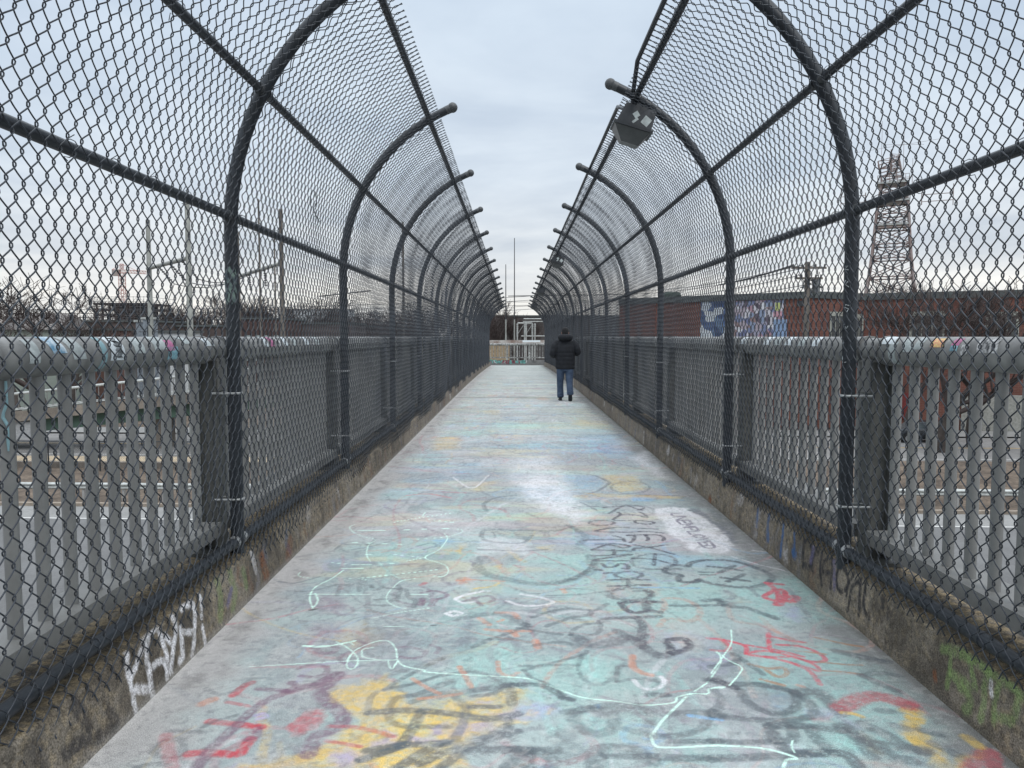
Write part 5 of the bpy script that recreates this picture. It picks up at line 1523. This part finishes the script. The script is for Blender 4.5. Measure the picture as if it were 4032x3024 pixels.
# ---------------------------------------------------------------- overhead line frames, left
GW = "tall wire poles left of the bridge"
def wpole(u, vt, Y, r, label, m_="pole_wood"):
    p = pv(u, vt, Y); q = MB(); q.tube([(0, 0, 0), (0, 0, p.z - GZ)], [r * 1.25, r * .9], 10); o = q.build("wire_pole", MT[m_]); o.location = (p.x, Y, GZ); tag(o, label, "pole", GW); return p
MT['pole_pale'] = mat("weathered_steel_pole", (.30, .31, .29), .7, var=.2, scale=1)
pA = wpole(319, 475, 66, .20, "pale wire pole left of the crossbeam near the crane", "pole_pale"); pB = wpole(404, 438, 58, .20, "tallest pale wire pole right of the crane", "pole_pale")
pC = wpole(606, 452, 66, .18, "wire pole at the right end of the second crossbeam", "pole_wood"); pD = wpole(512, 500, 74, .18, "wire pole at the left end of the second crossbeam beside the nearest arch post", "pole_wood")
wpole(558, 430, 84, .10, "thin mast behind the second crossbeam, left one", "pole_wood"); wpole(592, 500, 90, .09, "thin mast behind the second crossbeam, right one", "pole_wood"); wpole(870, 480, 60, .09, "thin dark pole seen through the left mesh at the third arch", "pole_wood")
def beam(a, b_, r, label, nm="crossbeam"):
    q = MB(); q.tube([a, b_], r, 8); return tag(q.build(nm, MT['pole_pale']), label, "beam", "crossbeams between wire poles")
bA, bB = pv(319, 580, 66), pv(404, 558, 58); beam(bA, bB, .17, "sloping pale crossbeam between the two tall left wire poles")
bC, bD = pv(512, 598, 74), pv(606, 569, 66); beam(bD, bC, .17, "sloping crossbeam just right of the nearest left arch post")
def insul(p0, d, n, label):
    q = MB(); d = Vector(d)
    for i in range(n): q.ball(p0 + d * (i / n), .13, 8, 5, (1, 1, .6))
    q.tube([p0, p0 + d], .03, 5); return tag(q.build("insulator_string", MT['cable']), label, "insulator", "insulator strings under the crossbeams")
ends = []
for i, t in enumerate((.28, .58, .86)):
    p = bA.lerp(bB, t); insul(p, (1.5, -.4, -1.5), 9, "insulator string %s under the left crossbeam" % ("nearest the left pole", "in the middle", "nearest the tallest pole")[i]); ends.append(p + Vector((1.5, -.4, -1.5)))
for i, t in enumerate((.3, .65)):
    p = bC.lerp(bD, t); insul(p, (.2, -.2, -1.7), 8, "insulator string %s under the second crossbeam" % ("at its left half", "at its right half")[i])
wire_n = [0]
def wire(a, b_, r, sag, label, cat="cable", grp="overhead wires"):
    P = []
    a, b_ = Vector(a), Vector(b_)
    for i in range(25):
        t = i / 24; p = a.lerp(b_, t); p.z -= sag * 4 * t * (1 - t); P.append(p)
    q = MB(); q.tube(P, r, 5, cap=False); return tag(q.build("overhead_wire", MT['cable']), label, cat, grp)
for i, e_ in enumerate(ends):
    wire(e_, pv(512 + 14 * i, 604 - 6 * i, 72), .035, .5, "wire from the %s insulator across to the second crossbeam" % ("left", "middle", "right")[i])
    wire(e_, pv(300 + 14 * i, 716, 70), .03, 1.2, "slack wire dropping from the %s insulator to the switch boxes" % ("left", "middle", "right")[i])
for i, (v0, v1, Y0_, Y1_) in enumerate(((668, 606, 75, 120), (676, 615, 75, 120), (684, 628, 75, 120), (688, 636, 78, 120))):
    wire(pv(-60, v0, Y0_), pv(1330, v1 + 18, Y1_), .03, 1.0, ("topmost", "second", "third", "lowest")[i] + " long wire crossing low behind the left trees")
wire(pv(800, 628, 62), pv(690, 640, 66), .05, 0, "thick black cable end seen through the left mesh at the second arch")
def switchbox(u0, u1, vt, Y, label):
    a, b_ = pv(u0, vt, Y), pv(u1, vt, Y); wd = b_.x - a.x; h = a.z - GZ
    o = empty("switch_box", ((a.x + b_.x) / 2, Y, GZ), label, "switch box", "grey switch boxes at the pole foot")
    q = MB(); q.box((0, 0, h / 2), (wd, .9, h)); q.build("cabinet", flat("cabinet_grey", (126, 134, 142), .6), o); q = MB(); q.box((0, 0, h + .1), (wd + .3, 1.1, .2)); q.build("cabinet_cap", MT['silver'], o)
switchbox(298, 307, 696, 72, "grey switch box left of the pale wire pole foot"); switchbox(313, 322, 690, 70, "grey capped switch box right behind the pale wire pole"); switchbox(325, 335, 690, 70, "grey capped switch box right of the pale wire pole")
bldg("white_trailer", 300, 410, 719, 76, 3, flat("trailer_white", (190, 194, 196), .6), "long white trailer roof behind the left handrail")
# ---------------------------------------------------------------- far end: masts, bus frames, cable bar
for u, vt, lab in ((1092.6, 571, "shorter thin mast at the far end, left of the tall one"), (1111.3, 514, "tallest thin mast beyond the far end of the walk")):
    p = pv(u, vt, 80); o = empty("thin_mast", (p.x, 80, GZ), lab, "mast", "thin masts at the far end")
    q = MB(); zt = p.z - GZ; zm = pv(u, 690, 80).z - GZ; q.tube([(0, 0, 0), (0, 0, zm)], .075, 8); q.build("painted_foot", MT['pole_pale'], o)
    q = MB(); q.tube([(0, 0, zm), (0, 0, zt)], [.06, .035], 8); q.build("mast_tube", MT['cable'], o)
q = MB(); q.tube([pv(1097.5, 639.5, 78), pv(1345, 636, 78)], .045, 6); tag(q.build("black_cable_bar", MT['cable']), "thick black cable crossing level behind the tall mast", "cable")
wire(pv(1000, 649, 85), pv(1345, 643, 85), .022, .3, "thin wire just below the thick black cable"); wire(pv(1040, 660, 86), pv(1345, 648, 86), .022, .2, "lowest thin wire rising rightward behind the masts")
bus = empty("bus_bar_frame", (*pv(1145, 700, 100)[:2], GZ), "pale bus bar frame on insulator columns right of the masts", "frame")
ox = bus.location.x
def bx_(u): return pv(u, 700, 100).x - ox
zt = pv(1145, 698.5, 100).z - GZ; zl = pv(1145, 727, 100).z - GZ
for u in (1117.5, 1133.5, 1136.5, 1150, 1155.5):
    q = MB()
    for i in range(7): q.tube([(bx_(u), 0, zl + (zt - zl) * i / 7), (bx_(u), 0, zl + (zt - zl) * (i + .75) / 7)], .12, 8)
    q.tube([(bx_(u), 0, 0), (bx_(u), 0, zt)], .085, 8); q.build("insulator_column", MT['silver'], bus)
for u0, u1, v, r in ((1118, 1150, 698.2, .10), (1130, 1172, 694.6, .06), (1131, 1180, 688.8, .08), (1126, 1180, 726, .07)):
    z = pv(1145, v, 100).z - GZ; q = MB(); q.tube([(bx_(u0), 0, z), (bx_(u1), 0, z)], r, 8); q.build("bus_tube", MT['silver'], bus)
for u0, u1 in ((1119, 1131), (1137, 1149)): q = MB(); q.tube([(bx_(u0), 0, zl + .4), (bx_(u1), 0, zt - .2)], .03, 5); q.build("brace_wire", MT['silver'], bus)
q = MB(); p = pv(1112, 735, 62); q.box((p.x, 62, p.z - .2), (12, .3, .42)); tag(q.build("rear_parapet", mat("rusty_parapet", lin((130, 112, 104)), .9, col2=lin((180, 178, 174)), scale=2)), "stained parapet beam just above the far end railing", "wall")
# ---------------------------------------------------------------- right: brick building, mural, tower, utility pole, car
bm2 = bpy.data.materials.new("red_brick"); bm2.use_nodes = True; t = bm2.node_tree; pb = t.nodes["Principled BSDF"]; pb.inputs["Roughness"].default_value = .9
g_ = t.nodes.new("ShaderNodeTexCoord"); mp = t.nodes.new("ShaderNodeMapping"); mp.inputs["Rotation"].default_value = (R(90), 0, 0)
bt = t.nodes.new("ShaderNodeTexBrick"); bt.inputs["Scale"].default_value = 1.0; bt.inputs["Brick Width"].default_value = .42; bt.inputs["Row Height"].default_value = .14; bt.inputs["Mortar Size"].default_value = .012
bt.inputs["Color1"].default_value = (.165, .062, .046, 1); bt.inputs["Color2"].default_value = (.13, .05, .038, 1); bt.inputs["Mortar"].default_value = (.20, .12, .10, 1)
t.links.new(g_.outputs["Object"], mp.inputs[0]); t.links.new(mp.outputs[0], bt.inputs["Vector"])
nn = t.nodes.new("ShaderNodeTexNoise"); nn.inputs["Scale"].default_value = .5; nn.inputs["Detail"].default_value = 6; t.links.new(g_.outputs["Object"], nn.inputs["Vector"])
cr = t.nodes.new("ShaderNodeValToRGB"); cr.color_ramp.elements[0].position = .35; cr.color_ramp.elements[0].color = (.72, .72, .74, 1); cr.color_ramp.elements[1].position = .65; cr.color_ramp.elements[1].color = (1.15, 1.15, 1.1, 1); t.links.new(nn.outputs["Fac"], cr.inputs[0])
xm = t.nodes.new("ShaderNodeMix"); xm.data_type = 'RGBA'; xm.blend_type = 'MULTIPLY'; xm.inputs[0].default_value = 1; t.links.new(bt.outputs["Color"], xm.inputs[6]); t.links.new(cr.outputs[0], xm.inputs[7]); t.links.new(xm.outputs[2], pb.inputs["Base Color"])
ZR = 5.25
def at_roof(u, v):                               # depth at which the roof edge height projects to this row
    d = ray(u * 1.8228, v * 1.8228); t_ = (ZR - HC) / d.z; return Vector((d.x * t_, d.y * t_, 0))
cA, cB, cC, cD = at_roof(1338, 645.5), at_roof(1757, 629), at_roof(1868, 634), at_roof(2215, 625.5)
cE = cD + (cD - cC) * 1.6
bb = empty("brick_building", (0, 0, GZ), "long flat roofed red brick building with a painted mural beyond the right fence", "building")
HB = ZR - GZ
back = Vector((14, 22, 0))
def wall_seg(a, b_, nm, m_, z0, z1, off=0.0, thick=.35):
    d = (b_ - a); L_ = d.length; o = MB(); o.box((L_ / 2, thick / 2 - off, (z0 + z1) / 2), (L_, thick, z1 - z0)); ob = o.build(nm, m_, bb); ob.location = (a.x, a.y, 0); ob.rotation_euler = (0, 0, math.atan2(d.y, d.x)); return ob
for a, b_ in ((cA, cB), (cB, cC), (cC, cE)):
    wall_seg(a, b_, "wall", bm2, 0, HB - .55); wall_seg(a, b_, "roof_edge", MT['roofedge'], HB - .55, HB, .16, .55)
q = MB(); roofp = [cA, cB, cC, cE, cE + back, cB + back * 1.2, cA + back]
q.add([(p.x, p.y, HB - .25) for p in roofp], [tuple(range(len(roofp)))]); q.build("roof", MT['roofedge'], bb)
wall_seg(cA + back, cA, "end_wall", bm2, 0, HB - .3)
def on_wall(u, v, a, b_):
    d = ray(u * 1.8228, v * 1.8228); e_ = b_ - a; n_ = Vector((e_.y, -e_.x, 0)); o = Vector((0, 0, HC))
    t_ = (a - o).dot(n_) / d.dot(n_) if True else 0
    p = o + d * t_; s_ = (p - a).dot(e_.normalized()); return s_, p.z - GZ
def wall_panel(u0, v0, u1, v1, a, b_, nm, m_, proud=.05, parent=None):
    s0, z1 = on_wall(u0, v0, a, b_); s1, z0 = on_wall(u1, v1, a, b_)
    o = MB(); o.box(((s0 + s1) / 2, -proud, (z0 + z1) / 2), (s1 - s0, proud, z1 - z0)); d = b_ - a; ob = o.build(nm, m_, bb); ob.location = (a.x, a.y, 0); ob.rotation_euler = (0, 0, math.atan2(d.y, d.x)); return ob
def mural_mat(name, cols, scale):
    m = bpy.data.materials.new(name); m.use_nodes = True; t = m.node_tree; b = t.nodes["Principled BSDF"]; b.inputs["Roughness"].default_value = .8
    g = t.nodes.new("ShaderNodeTexCoord"); mp = t.nodes.new("ShaderNodeMapping"); mp.inputs["Scale"].default_value = (1, 1, .75)
    n = t.nodes.new("ShaderNodeTexNoise"); n.inputs["Scale"].default_value = .8; n.inputs["Detail"].default_value = 2
    av = t.nodes.new("ShaderNodeVectorMath"); av.operation = 'ADD'
    v = t.nodes.new("ShaderNodeTexVoronoi"); v.inputs["Scale"].default_value = scale
    t.links.new(g.outputs["Object"], mp.inputs[0]); t.links.new(mp.outputs[0], n.inputs["Vector"]); t.links.new(mp.outputs[0], av.inputs[0]); t.links.new(n.outputs["Color"], av.inputs[1]); t.links.new(av.outputs[0], v.inputs["Vector"])
    r = t.nodes.new("ShaderNodeValToRGB"); r.color_ramp.interpolation = 'CONSTANT'
    sp = t.nodes.new("ShaderNodeSeparateColor"); t.links.new(v.outputs["Color"], sp.inputs[0]); t.links.new(sp.outputs[0], r.inputs[0])
    el = r.color_ramp.elements
    for i, c in enumerate(cols):
        k = el[i] if i < 2 else el.new(i / len(cols))
        k.position = i / len(cols); k.color = (*lin(c), 1)
    t.links.new(r.outputs[0], b.inputs["Base Color"]); return m
m1 = mural_mat("mural_colours", [(150, 148, 166), (118, 104, 112), (190, 188, 196), (104, 110, 142), (160, 150, 160), (130, 142, 166), (92, 84, 96), (200, 202, 208), (136, 116, 116), (116, 126, 156), (160, 130, 142)], 2.3)
m2 = mural_mat("mural_blue_white", [(70, 88, 124), (80, 98, 134), (64, 80, 114), (190, 196, 202), (76, 92, 130), (176, 184, 194), (98, 120, 150), (204, 208, 212)], 1.5)
wall_panel(1515, 652, 1566, 735, cA, cB, "mural_blue_part", m2); wall_panel(1578, 651, 1692, 735, cA, cB, "mural_crowd_part", m1, .06)
s0 = wall_panel(1676, 654, 1686, 671, cA, cB, "mural_green_shape", flat("mural_green", (176, 182, 116), .8), .075); s0 = wall_panel(1672, 673, 1690, 684, cA, cB, "mural_pink_shape", flat("mural_pink", (186, 140, 152), .8), .075); wall_panel(1672, 690, 1700, 730, cA, cB, "mural_sky_shape", flat("mural_sky_blue", (128, 150, 182), .8), .07)
win_m = mat("dirty_window_glass", (.05, .055, .06), .25, col2=(.10, .105, .10), scale=2); fr_m = flat("window_frame_grey", (150, 152, 144), .7)
def window(u0, v0, u1, v1, a, b_):
    fr = wall_panel(u0, v0, u1, v1, a, b_, "window", fr_m, .06); s0, z1 = on_wall(u0, v0, a, b_); s1, z0 = on_wall(u1, v1, a, b_)
    o = MB(); n = 3; w_ = (s1 - s0 - .3) / n
    for i in range(n): o.box((s0 + .15 + w_ * (i + .5), -.1, (z0 + z1) / 2 - .1), (w_ - .1, .02, z1 - z0 - .5))
    o.build("pane", win_m, fr)
for a in ((1792, 673, 1822, 745), (1838, 678, 1862, 745)): window(*a, cB, cC)
window(1966, 673, 2040, 745, cC, cE); window(2130, 674, 2200, 745, cC, cE)
wall_panel(1722, 650, 1736, 661, cA, cB, "vent_opening", MT['cable'])
wall_panel(2078, 850, 2400, 945, cC, cE, "pale_lower_wall", flat("pale_block_wall", (150, 150, 144), .9), .12); wall_panel(1935, 848, 1968, 905, cC, cE, "red_garage_door", flat("garage_door_red", (110, 44, 42), .7), .1)
tk = empty("roof_tank", tuple(at_roof(1440, 639) + Vector((1, 3, ZR))), "dark green rounded housing on the brick roof", "roof unit")
q = MB(); q.loft([[Vector((x * s_, y * s_, z)) for x, y in ((-.75, -.8), (.75, -.8), (.75, .8), (-.75, .8))] for z, s_ in ((-.3, 1), (.25, 1), (.45, .85), (.5, .6))], smooth=False); q.build("housing", mat("green_roof_unit", (.05, .075, .06), .8), tk)
# lattice tower
Yt = 150; p = pv(1932, 330, Yt); tw = empty("lattice_tower", (p.x, Yt, GZ), "tall pale rusty lattice tower with platforms and aerials behind the brick building", "tower", None, -math.atan2(p.x, Yt))
def tz(v): return pv(1932, v, Yt).z - GZ
LV = [(727, 58), (690, 54), (645, 49), (600, 42.5), (560, 38), (530, 35.5), (495, 33), (465, 31), (440, 28), (418, 25), (398, 22)]
def cor(v, wv): h_ = wv / 1661 * Yt; z = tz(v); return [Vector((a * h_, b_ * h_, z)) for a, b_ in ((-1, -1), (1, -1), (1, 1), (-1, 1))]
cs0 = None; leg, brc = MB(), MB()
low = cor(727, 58); 
LEG = [MB() for _ in range(4)]
for k, c in enumerate(low): LEG[k].tube([(c.x * 1.35, c.y * 1.35, 0), c], .26, 5)
for i, (v, wv) in enumerate(LV):
    cs = cor(v, wv)
    if cs0:
        for k in range(4):
            LEG[k].tube([cs0[k], cs[k]], .24, 5)
            a, b_ = cs0[k], cs0[(k + 1) % 4]; c, d = cs[k], cs[(k + 1) % 4]
            brc.tube([a, d], .10, 4, cap=False); brc.tube([b_, c], .10, 4, cap=False); brc.tube([c, d], .13, 4, cap=False)
            m0 = (a + b_) / 2; brc.tube([m0, (a + c) / 2], .07, 3, cap=False); brc.tube([m0, (b_ + d) / 2], .07, 3, cap=False)
    cs0 = cs
[q.build("leg", MT['tower_steel'], tw) for q in LEG]; brc.build("bracing", MT['tower_steel'], tw)
def platform(v, wv, hv):
    h_ = wv / 1661 * Yt; z = tz(v); q = MB(); q.box((0, 0, z), (2 * h_, 2 * h_, .35)); o = q.build("platform", MT['silver'], tw)
    q = MB(); r_ = hv / 1661 * Yt
    for k in range(9):
        a = -h_ + 2 * h_ * k / 8
        for s_ in (-h_, h_): q.tube([(a, s_, z), (a, s_, z + r_)], .05, 3, cap=False); q.tube([(s_, a, z), (s_, a, z + r_)], .05, 3, cap=False)
    for f in (.5, 1):
        for s_ in (-h_, h_): q.tube([(-h_, s_, z + r_ * f), (h_, s_, z + r_ * f)], .05, 3, cap=False); q.tube([(s_, -h_, z + r_ * f), (s_, h_, z + r_ * f)], .05, 3, cap=False)
    q.build("guard_rail", MT['tower_steel'], o)
platform(398, 30, 15); platform(488, 34, 9); platform(437, 32, 8)
q = MB(); truss(q, (0, 0, tz(398)), (-1.0, 0, tz(345)), 3.6, 6, .12); truss(q, (-.4, 0, tz(380)), (.2, 0, tz(335)), 1.6, 6, .10); q.build("top_stage", MT['tower_steel'], tw)
for x, v0, v1, r in ((-.5, 375, 322, .28), (-2.2, 398, 258, .06), (1.6, 398, 270, .06), (.8, 360, 330, .12), (3.2, 398, 345, .07)):
    q = MB(); q.tube([(x, 0, tz(v0)), (x, 0, tz(v1))], [r, r * .5], 6); q.build("aerial", MT['tower_steel'], tw)
for a, b_ in (((-7, 0, tz(322)), (9, 0, tz(308))), ((-2, 0, tz(310)), (5, 0, tz(318)))):
    q = MB(); q.tube([a, b_], .03, 3); q.build("cross_aerial", MT['tower_steel'], tw)
q = MB()
for x, z, w_ in ((7.5, tz(440), 2.6), (-7, tz(432), 2.2)): q.tube([(x - w_, 0, z), (x + w_, 0, z)], .07, 4); q.tube([(x - w_, 0, z + 1.3), (x + w_, 0, z + 1.3)], .07, 4); q.tube([(x + w_ * np.sign(x), 0, z - 1), (x + w_ * np.sign(x), 0, z + 3)], .07, 4); q.tube([(x - w_ * np.sign(x), 0, z - .6), (x - w_ * np.sign(x), 0, z + 1.8)], .09, 4)
q.build("side_bracket", MT['tower_steel'], tw)
# utility pole with transformer and cross arms
Yu = 45; p = pv(1745, 566, Yu); up_ = empty("utility_pole", (p.x, Yu, GZ), "weathered wooden utility pole with crossarms and a transformer in front of the brick wall", "utility pole")
H_ = p.z - GZ
q = MB(); q.tube([(0, 0, 0), (0, 0, H_)], [.20, .15], 12); q.build("pole", MT['pole_wood'], up_)
q = MB(); q.ball((.55, -.1, H_ - 1.2), .01, 4, 4); q.tube([(.50, -.05, H_ - 1.75), (.50, -.05, H_ - 1.0)], .22, 12); q.build("transformer", flat("transformer_grey", (104, 108, 110), .6), up_)
for z, hw_ in ((H_ - .35, 1.0), (H_ - .95, .8)):
    q = MB(); q.box((0, -.2, z), (2 * hw_, .10, .12)); o = q.build("crossarm", MT['pole_wood'], up_)
    for x in (-hw_ + .1, -.4, .4, hw_ - .1): q = MB(); q.tube([(x, -.2, z + .06), (x, -.2, z + .22)], [.05, .03], 6); q.build("insulator", MT['cable'], o)
for k in range(7):
    a = random.uniform(-1, .9); q = MB(); q.tube([(a, -.2, H_ - .4 - .1 * k), (a * .6 + .1, -.3, H_ - .9 - .1 * k), (random.uniform(-.5, .9), -.2, H_ - 1.5)], .025, 4, cap=False); q.build("jumper_wire", MT['cable'], up_)
wn = Vector((p.x, Yu, GZ + H_))
wire(wn + Vector((-.9, -.2, -.2)), pv(1555, 615, 62), .06, 0.1, "thick black cable running left from the utility pole top")
for i, (dx, dz_, v1) in enumerate(((-.4, -.2, 628), (.4, -.2, 634), (-.6, -.8, 645), (0, -1.3, 655))):
    wire(wn + Vector((dx, -.2, dz_)), pv(1345, v1, 95), .022, .5, ("topmost", "second", "third", "lowest")[i] + " thin wire running left from the utility pole")
wire(wn + Vector((.1, 0, -1.4)), wn + Vector((3.4, 6, -3.2)), .02, .2, "short stay wire dropping right from the utility pole")
# parked car beyond the right railing
pc_ = pv(1990, 955, 55.0)
car = empty("parked_car", (pc_.x, 55.0, GZ + .02), "dark grey estate car on the side road below the brick building", "car")
paint = mat("dark_car_paint", (.035, .04, .045), .25, metal=.5, var=.1); glass = mat("car_glass", (.08, .095, .10), .08, var=.1); tyre_m = mat("tyre_rubber", (.02, .02, .02), .9); rim_m = mat("wheel_rim", (.35, .36, .37), .35, metal=.7)
q = MB(); sec = []
for x, z0, z1, hw_ in ((-2.2, .42, .78, .72), (-2.1, .30, .92, .84), (-1.2, .26, .98, .90), (0, .26, 1.0, .91), (1.3, .26, .98, .90), (2.05, .28, .95, .86), (2.22, .42, .80, .76)):
    sec.append([Vector((x, s_ * hw_ * k, z)) for s_, k, z in ((-1, .9, z0), (-1, 1, z0 + .2), (-1, 1, (z0 + z1) / 2 + .1), (-1, .93, z1), (1, .93, z1), (1, 1, (z0 + z1) / 2 + .1), (1, 1, z0 + .2), (1, .9, z0))])
q.loft(sec); q.build("body", paint, car)
q = MB(); q.loft([[Vector((x0, -y, z)), Vector((x1, -y, z)), Vector((x1, y, z)), Vector((x0, y, z))] for x0, x1, y, z in ((-1.35, 2.05, .84, .96), (-.75, 1.9, .70, 1.40))], smooth=False); q.build("windows", glass, car)
q = MB(); q.loft([[Vector((x0, -y, z)), Vector((x1, -y, z)), Vector((x1, y, z)), Vector((x0, y, z))] for x0, x1, y, z in ((-.78, 1.92, .715, 1.40), (-.6, 1.8, .64, 1.475))], smooth=False); q.build("roof", paint, car)
for x in (-1.4, 1.38):
    for s_ in (-1, 1):
        q = MB(); q.tube([(x, s_ * .70, .33), (x, s_ * .90, .33)], .33, 20); w_ = q.build("wheel", tyre_m, car); q = MB(); q.tube([(x, s_ * .89, .33), (x, s_ * .912, .33)], .21, 14); q.build("rim", rim_m, w_)
for s_ in (-1, 1):
    q = MB(); q.box((-2.14, s_ * .58, .74), (.1, .28, .12)); q.build("headlight", ST['white'], car); q = MB(); q.box((2.16, s_ * .6, .80), (.08, .22, .2)); q.build("tail_light", flat("tail_lamp_red", (120, 20, 20), .3), car)
